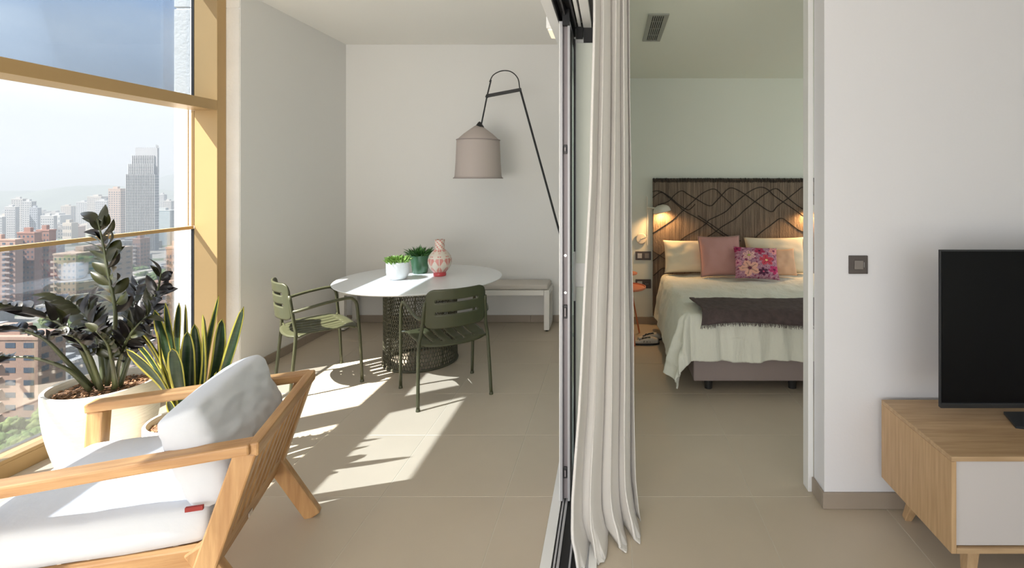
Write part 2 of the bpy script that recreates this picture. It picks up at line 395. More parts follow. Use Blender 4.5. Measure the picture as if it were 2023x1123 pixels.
# wall light above the door on the terrace side
t = thing('terrace_light', 'small white box luminaire on the lintel over the sliding door, terrace side', 'wall light', (-.302, 2.945, 2.38))
bm = NB(); bx(bm, -.058, 0, -.095, .095, .0, .07, bev=.006); ob('housing', bm, M['white'], t)
bm = NB(); bx(bm, -.048, -.012, -.085, .085, -.008, .0); ob('diffuser', bm, mat('diffuser', (.9, .8, .6), .5, emit=(1, .85, .6), estr=.5), t)

# ------------------------------------------------------------------ curtain
def make_curtain():
    bm = NB(); n = 300; m = 70; zt = 2.60
    nf = 3.9
    def lerp(tb, z):
        for (z0, v0), (z1, v1) in zip(tb[:-1], tb[1:]):
            if z0 >= z >= z1: q = (z0-z)/(z0-z1); return v0+(v1-v0)*q
        return tb[-1][1]
    XL = [(2.6, -.066), (2.2, -.070), (1.55, -.086), (1.1, -.108), (.6, -.132), (.25, -.158), (.12, -.160), (0, -.125)]   # left and right silhouette of the stack
    XR = [(2.6, .084), (2.2, .086), (1.5, .094), (.8, .102), (.4, .108), (.2, .112), (0, .125)]
    def fn(u, v):
        z = zt*(1-v)
        xl, xr = lerp(XL, z), lerp(XR, z)
        ph = u*nf*2*PI+.7*math.sin(u*7+.4)+.5
        y0 = 2.10+.18*u+.08*u*u
        amp = .026+.022*v+.012*math.sin(u*15+1)
        s = math.sin(ph)
        x = xl+(xr-xl)*(u+.028*math.sin(2*ph+.5)*(1-abs(2*u-1)**3))
        y = y0-amp*s+.010*noise.noise(Vector((u*9, z*1.1, 0)))*(.5+v)+.05*(u*(1-u))*math.sin(z*2.4+u*5)*.6
        x += .006*noise.noise(Vector((u*6, z*1.8, 5)))
        k = max(0, (v-.915)/.085)
        if k > 0:
            f = max(0, s)
            y -= (.085*f-.005)*k*k; x += (.055*u*f+.02*math.sin(u*23))*k*k*(1 if u > .3 else .4)
            z = max(.005+.010*(1-f)+.004*math.sin(u*37), z*(1-.0*k)-.006)
            if f > .8 and v > .985: z = .004
        return (x, y, z)
    grid(bm, n, m, fn)
    o = ob('curtain', bm, M['curt'], smooth=True)
    s = o.modifiers.new('s', 'SOLIDIFY'); s.thickness = .0025
    prop(o, 'off-white linen floor-length curtain gathered beside the open sliding door', 'curtain')
    return o
make_curtain()

# ------------------------------------------------------------------ lounge armchair
def armchair():
    t = thing('lounge_armchair', 'teak lounge armchair with white cushions and slatted back, in the foreground', 'armchair', (-1.3075, 2.043, 0), math.atan2(-.277, -.961))
    T = M['teak']; hw = .359; sl = -.055
    for s in (-1, 1):
        y = s*(hw-.035)
        bm = NB(); z0 = .66-.018
        beam(bm, (-.01, y, z0), (.80, y, z0+sl*.81), .07, .036, bev=.007); ob('armrest', bm, T['x'], t, smooth=False)
        zf = z0+sl*.81
        bm = NB(); beam(bm, (.765, y, zf-.015), (.80, y, 0), .065, .055, up=(1, 0, 0), bev=.006); ob('leg', bm, T['z'], t)
        bm = NB(); beam(bm, (.005, y, z0-.012), (.135, y, .225), .05, .068, up=(1, 0, 0), bev=.006); ob('back_stile', bm, T['z'], t)
        bm = NB(); beam(bm, (.155, y*.98, .33), (-.035, y*.98, .0), .042, .066, up=(1, 0, 0), bev=.006); ob('leg', bm, T['z'], t)
        bm = NB(); beam(bm, (.13, y*.97, .292), (.77, y*.97, .300), .035, .072, bev=.004); ob('seat_rail', bm, T['x'], t)
    bm = NB(); beam(bm, (-.016, -hw+.012, .636), (-.016, hw-.012, .636), .036, .047, bev=.007); ob('top_rail', bm, T['y'], t)
    bm = NB(); beam(bm, (.115, -hw+.06, .262), (.115, hw-.06, .262), .03, .092, up=(-.3, 0, 1), bev=.005); q = ob('bottom_rail', bm, T['y'], t)
    bm = NB(); bx(bm, .095, .0985, .02, .052, .245, .262); o = ob('maker_plate', bm, M['label'], q); o['label'] = 'small silver plate'
    bm = NB(); beam(bm, (.775, -hw+.06, .285), (.775, hw-.06, .285), .03, .07, bev=.004); ob('front_rail', bm, T['y'], t)
    for k in range(8):
        y = -.273+.078*k
        bm = NB(); beam(bm, (-.012, y, .62), (.101, y, .29), .030, .016, up=(1, 0, .3), bev=.003); ob('back_slat', bm, T['z'], t)
    for k in range(8):
        x = .19+.078*k
        bm = NB(); bx(bm, x-.028, x+.028, -.31, .31, .31, .325, bev=.003); ob('seat_slat', bm, T['y'], t)
    def cushion(name, sx, sy, sz, loc, rot, puff, seed, wr, eb=.8):
        bm = NB(); n = 34
        def sup(v): return math.copysign(abs(v)**1, v)
        top = []; 
        for side in (1, -1):
            def fn(u, v, side=side):
                a, b = 2*u-1, 2*v-1
                e = (1-abs(a)**6)**.5*(1-abs(b)**6)**.5 if abs(a) < 1 and abs(b) < 1 else 0
                e = max(e, 0)**.6
                z = side*(sz*.5*(eb+(1-eb)*e)+puff*(1-a*a)*(1-b*b)*e) if e > 0 else side*sz*.5*eb
                pin = 1-.03*(abs(a*b))**2
                nz = noise.noise(Vector((a*2.2+seed, b*2.2, side*3)))*wr+noise.noise(Vector((a*6+seed, b*5, side*5)))*wr*.5
                rnd = .04*(1-e)
                return (a*sx/2*pin*(1-rnd*abs(b)**8), b*sy/2*pin*(1-rnd*abs(a)**8), z+nz*e*side)
            grid(bm, n, n, fn)
        bmesh.ops.remove_doubles(bm, verts=bm.verts[:], dist=1e-5)
        # join the two shells by a side band
        bd = [e for e in bm.edges if len(e.link_faces) == 1]
        bmesh.ops.bridge_loops(bm, edges=bd)
        # rounded corners
        o = ob(name, bm, M['cush'], t, smooth=True)
        o.location = loc; o.rotation_euler = rot
        sub = o.modifiers.new('sub', 'SUBSURF'); sub.levels = 1; sub.render_levels = 1
        return o
    sc = cushion('seat_cushion', .69, .635, .13, (.455, 0, .392), (0, math.radians(-1), 0), .018, 1.3, .006)
    bc = cushion('back_cushion', .36, .61, .155, (.172, 0, .598), (0, math.radians(-90+20+180), 0), .03, 5.1, .014, .5)
    bm = NB(); bx(bm, .135, .185, .312, .322, .448, .462); o = ob('fabric_tag', bm, M['redtag'], t); o['label'] = 'small dark red tag'
    return t
armchair()

# ------------------------------------------------------------------ pots and foreground plants
def lathe_pot(parent, R, h, rb, m=None, n=56, wallt=.018):
    bm = NB(); prof = [(0, 0), (rb, 0), (rb*1.02, .01)]
    for i in range(1, 15):
        q = i/14
        prof.append((rb+(R-rb)*(math.sin(q*PI/2)**.85)*(1+.03*math.sin(q*PI)), .01+(h-.01)*q))
    prof += [(R-.004, h+.006), (R-wallt, h+.004), (R-wallt-.006, h-.01), (R-wallt-.012, h-.07), (0, h-.07)]
    lathe(bm, prof, n); return ob('pot', bm, m or M['pot'], parent, smooth=True, auto=.9)
def soil(parent, R, z, nchip, seed):
    rnd = random.Random(seed)
    bm = NB()
    def fn(u, v):
        r = u*R; a = v*2*PI
        return (r*math.cos(a), r*math.sin(a), z+.012*noise.noise(Vector((r*20*math.cos(a), r*20*math.sin(a), seed)))+.012*(1-u*u))
    grid(bm, 10, 40, fn); bmesh.ops.remove_doubles(bm, verts=bm.verts[:], dist=1e-4)
    ob('soil', bm, M['soil'], parent, smooth=True)
    bm = NB()
    for _ in range(nchip):
        r = R*math.sqrt(rnd.random())*.97; a = rnd.random()*2*PI; s = rnd.uniform(.004, .009)
        q = bmesh.ops.create_icosphere(bm, subdivisions=1, radius=s)['verts']
        mt = Matrix.Rotation(rnd.random()*6, 4, 'Z') @ Matrix.Rotation(rnd.random()*6, 4, 'X') @ Matrix.Diagonal((1.5, .9, .5, 1))
        bmesh.ops.transform(bm, matrix=Matrix.Translation((r*math.cos(a), r*math.sin(a), z+.016*(1-(r/R)**2)+rnd.uniform(0, .006))) @ mt, verts=q)
    ob('bark_chips', bm, M['chip'], parent, kind='stuff')

def zz_leaf_mesh(m, name):
    bm = NB(); L_, Wd = .112, .0235
    def fn(u, v):
        w = Wd*(math.sin(PI*min(1, u**.8))**.75)*(1-.25*u)
        s = 2*v-1
        return (u*L_, s*w, -.010*math.sin(u*PI)*0+.006*math.sin(u*PI)+abs(s)**1.4*w*.35-.012*u*u)
    grid(bm, 7, 4, fn)
    for f in bm.faces: f.smooth = True
    me = bpy.data.meshes.new(name); bm.to_mesh(me); bm.free(); me.materials.append(m); return me
ZM = [zz_leaf_mesh(M['zz'], 'leaflet'), zz_leaf_mesh(M['zz2'], 'leaflet')]
def zz_plant():
    C0 = Vector((-2.598, 2.634, 0)); t = thing('potted_zz_plant', 'dark-leaved arching plant in the large white ribbed pot by the window', 'potted plant', C0)
    lathe_pot(t, .226, .495, .13); soil(t, .196, .462, 420, 3)
    rnd = random.Random(11)
    Y = 2.63
    stems = [  # (pixel x, pixel y, distance) from soil to tip, leaf size, start
        ([(212, 762, 2.62), (222, 690, 2.62), (228, 620, 2.60), (214, 540, 2.58), (203, 480, 2.57), (192, 432, 2.56)], 1.0, .38, 1, 11),
        ([(235, 768, 2.64), (262, 690, 2.66), (292, 620, 2.68), (312, 572, 2.68), (318, 540, 2.66)], .80, .25, 0, 12),
        ([(180, 765, 2.58), (128, 710, 2.50), (84, 668, 2.45), (30, 652, 2.40), (-30, 655, 2.37)], .75, .42, 0, 9),
        ([(195, 768, 2.60), (160, 690, 2.52), (128, 645, 2.46), (60, 618, 2.42), (2, 608, 2.38), (-40, 600, 2.35)], .80, .22, 0, 14),
        ([(205, 760, 2.66), (196, 690, 2.70), (180, 640, 2.74), (150, 605, 2.78), (112, 588, 2.80)], .85, .2, 1, 12),
        ([(178, 772, 2.56), (140, 735, 2.50), (95, 715, 2.45), (48, 706, 2.42), (-5, 708, 2.40)], .6, .85, 1, 4),
        ([(225, 768, 2.58), (240, 700, 2.52), (262, 655, 2.47), (290, 625, 2.44)], .75, .3, 0, 10),
        ([(218, 760, 2.70), (205, 690, 2.76), (190, 645, 2.82), (175, 590, 2.86)], .80, .3, 0, 9),
        ([(240, 760, 2.70), (250, 690, 2.74), (262, 620, 2.78), (275, 560, 2.80)], .80, .35, 0, 9),
        ([(200, 770, 2.55), (175, 700, 2.48), (150, 668, 2.42), (118, 660, 2.38)], .72, .3, 0, 9),
        ([(228, 765, 2.56), (222, 720, 2.50), (212, 680, 2.46), (190, 655, 2.42)], .7, .35, 1, 8),
    ]
    for pts, sz, st, mi, n in stems:
        sz *= 1.2
        V = smoothpts([P(*p)-C0 for p in pts], 5); V = [Vector(v) for v in V]
        bm = NB(); tube(bm, V, [.012, .003], 7); s = ob('stem', bm, M['stem'], t, smooth=True)
        m = len(V)
        n = int(n*1.3)
        for k in range(n):
            q = st+(1-st)*(k+.5)/n; f = q*(m-1); i = min(int(f), m-2); p = V[i].lerp(V[i+1], f-i)
            tan = (V[i+1]-V[i]).normalized()
            side0 = tan.cross(Vector((0, 0, 1))) if abs(tan.z) < .85 else tan.cross(Vector((.4, 1, 0)))
            if abs(tan.z) >= .5: side0 = Vector((1, -.25, 0)); side0 = side0-tan*side0.dot(tan)
            side0.normalize()
            for sd in (-1, 1):
                dirn = (side0*sd*.9+tan*rnd.uniform(.35, .75)+Vector((rnd.uniform(-.2, .2), rnd.uniform(-.3, .3), rnd.uniform(-.1, .35)))).normalized()
                nrm = tan.cross(side0).normalized()
                if nrm.z < 0: nrm = -nrm
                nrm = (nrm+Vector((rnd.uniform(-.1, .7), rnd.uniform(-1.5, -.2), rnd.uniform(-.2, .4)))).normalized()
                yv = nrm.cross(dirn).normalized(); zv = dirn.cross(yv)
                sc = sz*(1.15-.35*q)*rnd.uniform(.9, 1.12)
                R = Matrix((dirn, yv, zv)).transposed().to_4x4()
                o = link('leaflet', ZM[1 if (mi and rnd.random() < .6) or rnd.random() < .15 else 0], s)
                o.matrix_local = Matrix.Translation(p+dirn*.004) @ R @ Matrix.Diagonal((sc, sc*rnd.uniform(.95, 1.25), sc, 1))
zz_plant()

def snake_plant():
    C0 = Vector((-2.118, 2.57, 0)); t = thing('potted_snake_plant', 'snake plant with yellow-edged upright leaves in the smaller white pot', 'potted plant', C0)
    lathe_pot(t, .170, .345, .11, wallt=.014); soil(t, .148, .318, 420, 5)
    Lf = [  # base px,py,Y ; mid ; tip ; width
        ((412, 845, 2.56), (440, 740, 2.50), (482, 606, 2.46), .066), ((402, 830, 2.66), (408, 700, 2.68), (433, 584, 2.66), .045),
        ((408, 835, 2.62), (428, 720, 2.62), (439, 630, 2.62), .062), ((392, 850, 2.52), (402, 730, 2.50), (401, 622, 2.50), .078),
        ((382, 845, 2.56), (372, 740, 2.53), (370, 655, 2.52), .060), ((378, 830, 2.66), (368, 700, 2.70), (367, 602, 2.70), .042),
        ((372, 830, 2.64), (350, 700, 2.66), (354, 598, 2.66), .044), ((368, 835, 2.62), (342, 720, 2.60), (327, 598, 2.62), .060),
        ((362, 840, 2.60), (330, 700, 2.58), (305, 612, 2.58), .046), ((360, 845, 2.58), (312, 710, 2.52), (260, 634, 2.48), .056),
        ((356, 850, 2.54), (318, 760, 2.47), (250, 690, 2.42), .062), ((360, 845, 2.60), (300, 715, 2.60), (246, 655, 2.60), .034),
        ((368, 855, 2.50), (352, 760, 2.46), (340, 688, 2.45), .074), ((364, 850, 2.55), (322, 740, 2.52), (311, 655, 2.52), .048),
        ((396, 850, 2.60), (388, 740, 2.60), (384, 640, 2.60), .055), ((398, 850, 2.50), (416, 790, 2.46), (428, 735, 2.44), .05),
        ((350, 858, 2.50), (345, 825, 2.48), (332, 790, 2.47), .05), ((376, 862, 2.47), (372, 835, 2.455), (365, 795, 2.45), .05)]
    for i, (b, m_, tp, wd) in enumerate(Lf):
        A, B, T = [P(*q)-C0 for q in (b, m_, tp)]
        A = Vector((A.x*.8, A.y*.8, .325))
        if math.hypot(A.x, A.y) > .11: k = .11/math.hypot(A.x, A.y); A = Vector((A.x*k, A.y*k, .325))
        V = smoothpts([A, B, T], 9); n = len(V)-1
        tw = (i*37 % 10-5)*.09
        bm = NB(); rows = []
        cols = [-1, -.80, -.4, 0, .4, .80, 1]
        for k, p in enumerate(V):
            u = k/n; tan = (V[min(k+1, n)]-V[max(k-1, 0)]).normalized()
            face = Vector((math.sin(tw+u*.5*(-1)**i)-.3, -1, .1)).normalized()
            sd = tan.cross(face).normalized(); nr = sd.cross(tan)
            w = wd*.5*(.55+.55*math.sin(min(1, u*1.15)*PI*.75))*(1 if u < .72 else max(0.02, math.sqrt(max(0, 1-((u-.72)/.28)**2))))
            if u > .72: w *= 1
            rows.append([bm.verts.new(p+sd*(c*w)+nr*(-(1-c*c)*w*.38)) for c in cols])
        for k in range(n):
            for j in range(len(cols)-1):
                f = bm.faces.new((rows[k][j], rows[k][j+1], rows[k+1][j+1], rows[k+1][j])); f.material_index = 1 if j in (0, 5) else 0
        o = ob('leaf', bm, [M['sg'], M['sy']], t, smooth=True)
        s = o.modifiers.new('s', 'SOLIDIFY'); s.thickness = .004
snake_plant()

# ------------------------------------------------------------------ green metal armchairs
def garden_chair(label):
    t = thing('garden_armchair', label, 'chair', group=None)
    m = M['olive']; R = .0115
    def back(u, v):     # u -1..1, v 0..1
        hwid = .205; x = u*hwid
        rc = .055; hgt = .265; ed = max(0, (abs(x)-(hwid-rc))/rc); dz = rc*(1-math.sqrt(max(0, 1-ed*ed)))
        z = .535+dz*.6+(hgt-dz*1.6)*v
        lean = -(z-.44)*.16
        return Vector((x, -.265+lean*.55-.0+.06*(u*u)+0*v, z))
    for s in (-1, 1):
        bm = NB()
        bt = back(s*.97, .75); bl = back(s*.97, .0)
        pts = smoothpts([(s*.252, -.235, .012), (s*.246, -.214, .24), (s*.238, -.198, .43), (s*.222, -.206, .52), (s*.208, bt.y+.002, bt.z)], 6)
        tube(bm, pts, R, 10); q = ob('leg', bm, m, t, smooth=True)
        bm = NB(); lathe(bm, [(0, 0), (.0145, 0), (.0145, .008), (.0118, .02), (.0, .02)], 12, s*.252, -.235, 0); ob('foot_cap', bm, m, q)
        bm = NB()
        pts = [(s*.268, .235, .012), (s*.270, .222, .30), (s*.272, .205, .50), (s*.272, .195, .60), (s*.270, .172, .638), (s*.266, .13, .652),
               (s*.262, .0, .640), (s*.255, -.12, .620), (s*.236, -.19, .604), (s*.212, -.215, .600)]
        tube(bm, smoothpts(pts, 5), R, 10); q = ob('leg', bm, m, t, smooth=True); q['label'] = 'front leg bent into the armrest'
        bm = NB(); lathe(bm, [(0, 0), (.0145, 0), (.0145, .008), (.0118, .02), (.0, .02)], 12, s*.268, .235, 0); ob('foot_cap', bm, m, q)
    # backrest sheet with two slots
    bm = NB(); NU, NV = 40, 26
    V = [[bm.verts.new(back(2*i/NU-1, j/NV)) for j in range(NV+1)] for i in range(NU+1)]
    for i in range(NU):
        for j in range(NV):
            if 6 <= i < 34 and (j in (9, 10) or j in (17, 18)): continue
            bm.faces.new((V[i][j], V[i+1][j], V[i+1][j+1], V[i][j+1]))
    o = ob('backrest', bm, m, t, smooth=True); s = o.modifiers.new('s', 'SOLIDIFY'); s.thickness = .012; s.offset = 0
    # seat sheet with front-to-back slots
    bm = NB(); NU, NV = 34, 24
    def seat(i, j):
        u = 2*i/NU-1; v = j/NV
        wd = .232+.016*v; ed = 0
        x = u*wd; y = -.215+.45*v
        y0 = .04*(abs(u)**4); y = y+(y0 if v < .5 else -y0)*abs(2*v-1)
        y -= .030*(1-u*u)*(1-v)*1.0
        z = .440-.016*(1-u*u)*math.sin(PI*min(1, v*1.1))-.022*max(0, v-.85)/.15*.8-.028*max(0, .2-v)/.2*(1-.3*u*u)
        return Vector((x, y, z))
    V = [[bm.verts.new(seat(i, j)) for j in range(NV+1)] for i in range(NU+1)]
    for i in range(NU):
        for j in range(NV):
            if 3 <= j < 20 and i in (6, 11, 16, 17, 22, 27): continue
            bm.faces.new((V[i][j], V[i+1][j], V[i+1][j+1], V[i][j+1]))
    o = ob('seat', bm, m, t, smooth=True); s = o.modifiers.new('s', 'SOLIDIFY'); s.thickness = .010; s.offset = -1
    bm = NB(); tube(bm, smoothpts([(-.235, -.19, .424), (0, -.20, .405), (.235, -.19, .424)], 5), .008, 8); ob('stretcher', bm, m, t, smooth=True)
    bm = NB(); tube(bm, smoothpts([(-.268, .20, .424), (0, .20, .41), (.268, .20, .424)], 5), .008, 8); ob('stretcher', bm, m, t, smooth=True)
    return t
c1 = garden_chair('olive metal armchair near the middle, slotted back turned to the camera')
c1.location = (-1.199, 3.742, 0); c1.rotation_euler = (0, 0, math.atan2(.55, .835))
c2 = copy_tree(c1); c2['label'] = 'olive metal armchair by the left wall, seen from the side and sunlit'
c2.location = (-2.249, 3.948, 0); c2.rotation_euler = (0, 0, math.atan2(-.735, .68))
for c in (c1, c2): c['group'] = 'olive armchairs at the round table'

# ------------------------------------------------------------------ round table
def round_table():
    C = Vector((-1.619, 4.378, 0)); t = thing('round_table', 'round white table on an olive open-weave drum base', 'table', C)
    R = .676; zt = .704
    bm = NB(); lathe(bm, [(0, zt-.018), (R-.03, zt-.018), (R-.004, zt-.007), (R, zt-.003), (R-.003, zt), (0, zt)], 96); ob('tabletop', bm, M['ztable'], t, smooth=True, auto=.6)
    rb = .297; ro = .006
    def ring(z, r, rr=.008):
        bm = NB(); n = 72
        pts = [(r*math.cos(2*PI*k/n), r*math.sin(2*PI*k/n), z) for k in range(n+1)]
        tube(bm, pts, rr, 8, cap=False); return bm
    ob('base_ring', ring(.010, rb, .010), M['weave'], t, smooth=True); ob('top_ring', ring(.676, rb-.002, .009), M['weave'], t, smooth=True)
    bm = NB(); lathe(bm, [(0, .676), (.27, .676), (.27, .684), (0, .684)], 48); ob('top_plate', bm, M['weave'], t)
    # woven lattice of elongated hexagons
    bm = NB(); nc = 84; nr = 21; h0, h1 = .018, .668; dz = (h1-h0)/nr
    def pt(a, z, rr=0): q = a*2*PI/nc; r = rb+rr-.004*math.sin(PI*(z-h0)/(h1-h0)); return Vector((r*math.cos(q), r*math.sin(q), z))
    wr = .0025
    def strut(a, b):
        d = (b-a).normalized(); o = Vector((a.x, a.y, 0)).normalized(); s = d.cross(o).normalized()*wr; o = o*.003
        vs = [bm.verts.new(q) for q in (a-s-o, a+s-o, a+s+o, a-s+o, b-s-o, b+s-o, b+s+o, b-s+o)]
        for f in ((0, 4, 5, 1), (1, 5, 6, 2), (2, 6, 7, 3), (3, 7, 4, 0)): bm.faces.new([vs[i] for i in f])
    for r in range(nr):
        z = h0+r*dz
        for c in range(nc):
            a = c+(.5 if r % 2 else 0)
            strut(pt(a, z), pt(a, z+dz*.70))
            strut(pt(a, z+dz*.66), pt(a+.5, z+dz*1.03)); strut(pt(a, z+dz*.66), pt(a-.5, z+dz*1.03))
    ob('woven_mesh', bm, M['weave'], t, kind='stuff')
    for k in range(8):
        a = 2*PI*k/8+.2
        bm = NB(); tube(bm, [((rb-.012)*math.cos(a), (rb-.012)*math.sin(a), .01), ((rb-.012)*math.cos(a), (rb-.012)*math.sin(a), .676)], .006, 8); ob('upright_rod', bm, M['weave'], t)
round_table()
ZT = .7045
# white pot with succulent
def small_plant(loc, label, prof, potm, lm, n, ln, wd, spread, seed, ztop, rad, upr):
    t = thing('small_potted_plant', label, 'potted plant', loc)
    bm = NB(); lathe(bm, prof, 40); ob('pot', bm, potm, t, smooth=True, auto=.7)
    bm = NB(); lathe(bm, [(0, ztop-.012), (rad, ztop-.012)], 24); ob('soil', bm, M['soil'], t)
    rnd = random.Random(seed); bm = NB()
    for _ in range(n):
        a = rnd.random()*2*PI; r = rad*math.sqrt(rnd.random())*.95; b = Vector((r*math.cos(a), r*math.sin(a), ztop-.015+rnd.uniform(0, .035)*(1-r/rad*.5)))
        d = Vector((math.cos(a)*r/rad*spread+rnd.uniform(-.4, .4), math.sin(a)*r/rad*spread+rnd.uniform(-.4, .4), upr)).normalized()
        L_ = ln*rnd.uniform(.7, 1.2); s = d.cross(Vector((rnd.uniform(-1, 1), rnd.uniform(-1, 1), .3))).normalized(); nn = s.cross(d)
        rows = []
        for k in range(4):
            u = k/3; w = wd*(.5, 1, .85, .12)[k]; p = b+d*L_*u+Vector((math.cos(a), math.sin(a), -.6))*(u*u*ln*.25*r/rad)
            rows.append([bm.verts.new(p-s*w), bm.verts.new(p-nn*w*.35), bm.verts.new(p+s*w)])
        for k in range(3):
            for j in range(2): bm.faces.new((rows[k][j], rows[k][j+1], rows[k+1][j+1], rows[k+1][j]))
    ob('foliage', bm, lm, t, smooth=True, kind='stuff')
    return t
small_plant((-1.792, 4.318, ZT), 'small succulent with pale green leaves in a white cylindrical pot on the table',
    [(0, 0), (.062, 0), (.074, .008), (.086, .035), (.091, .06), (.092, .146), (.087, .148), (.084, .14), (.084, .115), (0, .115)], M['wpot'], M['lt'], 300, .055, .0105, 1.0, 4, .138, .078, 1.0)
small_plant((-1.709, 4.60, ZT), 'small spiky green plant in a dark green glazed pot on the table',
    [(0, 0), (.060, 0), (.066, .008), (.075, .07), (.084, .135), (.087, .158), (.083, .160), (.079, .15), (.078, .12), (0, .12)], M['gpot'], M['lt2'], 260, .085, .005, 1.1, 9, .150, .07, 1.0)
def vase():
    pf = [(0, 0), (.052, 0), (.054, .012), (.052, .030), (.060, .040), (.078, .060), (.092, .085), (.100, .115), (.099, .145), (.088, .178), (.068, .205), (.048, .225), (.042, .235),
          (.041, .26), (.041, .30), (.044, .312), (.040, .314), (.036, .30), (.036, .24), (0, .2)]
    P2 = []
    for i in range(len(pf)-1):
        for k in range(3): P2.append((pf[i][0]+(pf[i+1][0]-pf[i][0])*k/3, pf[i][1]+(pf[i+1][1]-pf[i][1])*k/3))
    P2.append(pf[-1])
    def fn(u, i):
        z = P2[i][1]
        if z < .034: return 2
        if z > .225: return 1 if (int(u*20)+int(z*70)) % 3 == 0 else 0
        q = (u*8) % 1; c = abs(q-.5)*2; zz = abs(((z-.04)/.095) % 1-.5)*2
        if abs(((z-.04)/.0475) % 1-.5) < .06 : return 0
        return 1 if (c+zz*.9) > .95 and not (c > .9) else 0
    bm = NB(); lathe(bm, P2, 96, fn=fn); o = ob('vase', bm, [M['vc'], M['vp'], M['vr']], smooth=True)
    o.location = (-1.489, 4.468, ZT); o.rotation_euler = (0, 0, .25)
    prop(o, 'pink and cream patterned round vase with a narrow neck and red foot', 'vase')
vase()

# ------------------------------------------------------------------ bench
def bench():
    x0, x1, y0, y1 = -2.755, -.625, 5.20, 5.52; t = thing('wall_bench', 'long white metal bench with grey seat cushion against the back wall', 'bench', ((x0+x1)/2, (y0+y1)/2, 0))
    w = (x1-x0)/2; d = (y1-y0)/2
    bm = NB(); bx(bm, -w+.055, w-.055, -d, -d+.05, .365, .417, bev=.003); bx(bm, -w+.055, w-.055, d-.05, d, .365, .417, bev=.003); ob('seat_rail', bm, M['whitem'], t)
    bm = NB(); bx(bm, -w+.056, w-.056, -d+.051, d-.051, .395, .413); ob('seat_panel', bm, M['whitem'], t)
    for s in (-1, 1):
        bm = NB(); X = s*(w-.027); a = .027
        bx(bm, X-a, X+a, -d, -d+.055, .014, .417, bev=.003); bx(bm, X-a, X+a, d-.055, d, .014, .417, bev=.003)
        bx(bm, X-a, X+a, -d+.056, d-.056, .014, .06, bev=.003); bx(bm, X-a, X+a, -d+.056, d-.056, .362, .417, bev=.003)
        q = ob('leg_frame', bm, M['whitem'], t)
        for yy in (-d+.03, d-.03):
            bm = NB(); lathe(bm, [(0, 0), (.014, 0), (.014, .015), (0, .015)], 12, X, yy, 0); ob('foot_pad', bm, M['dark'], q)
    bm = NB(); bx(bm, -w+.015, w-.015, -d+.01, d-.01, .419, .470, bev=.016)
    o = ob('seat_cushion', bm, M['benchc'], t, smooth=True)
bench()

# ------------------------------------------------------------------ floor lamp
def floor_lamp():
    Y = 5.0; B = Vector((P(1150, 0, Y).x, Y+.08, 0)); t = thing('arc_floor_lamp', 'tall black outdoor lamp with a hanging taupe bell shade over the bench', 'floor lamp', B)
    def L(px, py, y=Y): return P(px, py, y)-B
    bm = NB(); lathe(bm, [(0, 0), (.10, 0), (.10, .012), (0, .015)], 40, .0, 0, 0); ob('base', bm, M['lampblk'], t, smooth=True, auto=.5)
    bm = NB(); tube(bm, [(0, 0, .012), L(1107, 465), L(1028, 178)], .0105, 10); ob('pole', bm, M['lampblk'], t)
    bm = NB(); beam(bm, L(1030, 177), L(961, 190), .022, .032, bev=.003); ob('crossbar', bm, M['lampblk'], t)
    bm = NB(); tube(bm, smoothpts([L(967, 162), L(975, 148), L(992, 140), L(1010, 142), L(1023, 155), L(1027, 176)], 5), .0055, 8); ob('cable_arc', bm, M['lampblk'], t, smooth=True)
    bm = NB(); tube(bm, [L(970, 158), L(962, 191), L(951, 246)], .0075, 8); ob('hanger', bm, M['lampblk'], t)
    bm = NB(); bmesh.ops.create_uvsphere(bm, u_segments=12, v_segments=8, radius=.016); bmesh.ops.translate(bm, verts=bm.verts[:], vec=L(962, 191)); ob('joint', bm, M['lampblk'], t)
    c = L(946, 352); c2 = L(948, 244); k = Y/F; hz = c2.z-c.z
    bm = NB(); zs = c.z+.028
    bot = zs-.028; shoulder = L(0, 277).z; top = L(0, 249).z
    cx, cy = c.x-.005, c.y
    prof = [(.232, bot), (.222, bot+.02), (.213, bot+.15), (.205, shoulder-.02), (.202, shoulder), (.14, shoulder+(top-shoulder)*.42), (.075, shoulder+(top-shoulder)*.78), (.034, top)]
    lathe(bm, prof, 48, cx, cy, 0)
    o = ob('lamp_shade', bm, M['shade'], t, smooth=True); s = o.modifiers.new('s', 'SOLIDIFY'); s.thickness = .003
    for z, r in ((bot, .233), (shoulder, .205)):
        bm = NB(); n = 48; tube(bm, [(cx+r*math.cos(2*PI*i/n), cy+r*math.sin(2*PI*i/n), z) for i in range(n+1)], .005, 6, cap=False); ob('piping', bm, M['shader'], o, smooth=True)
    bm = NB(); lathe(bm, [(.045, top-.012), (.035, top+.004), (.014, top+.035), (.0, top+.045)], 24, cx+.012, cy, 0); ob('shade_cap', bm, M['lampblk'], t, smooth=True)
floor_lamp()

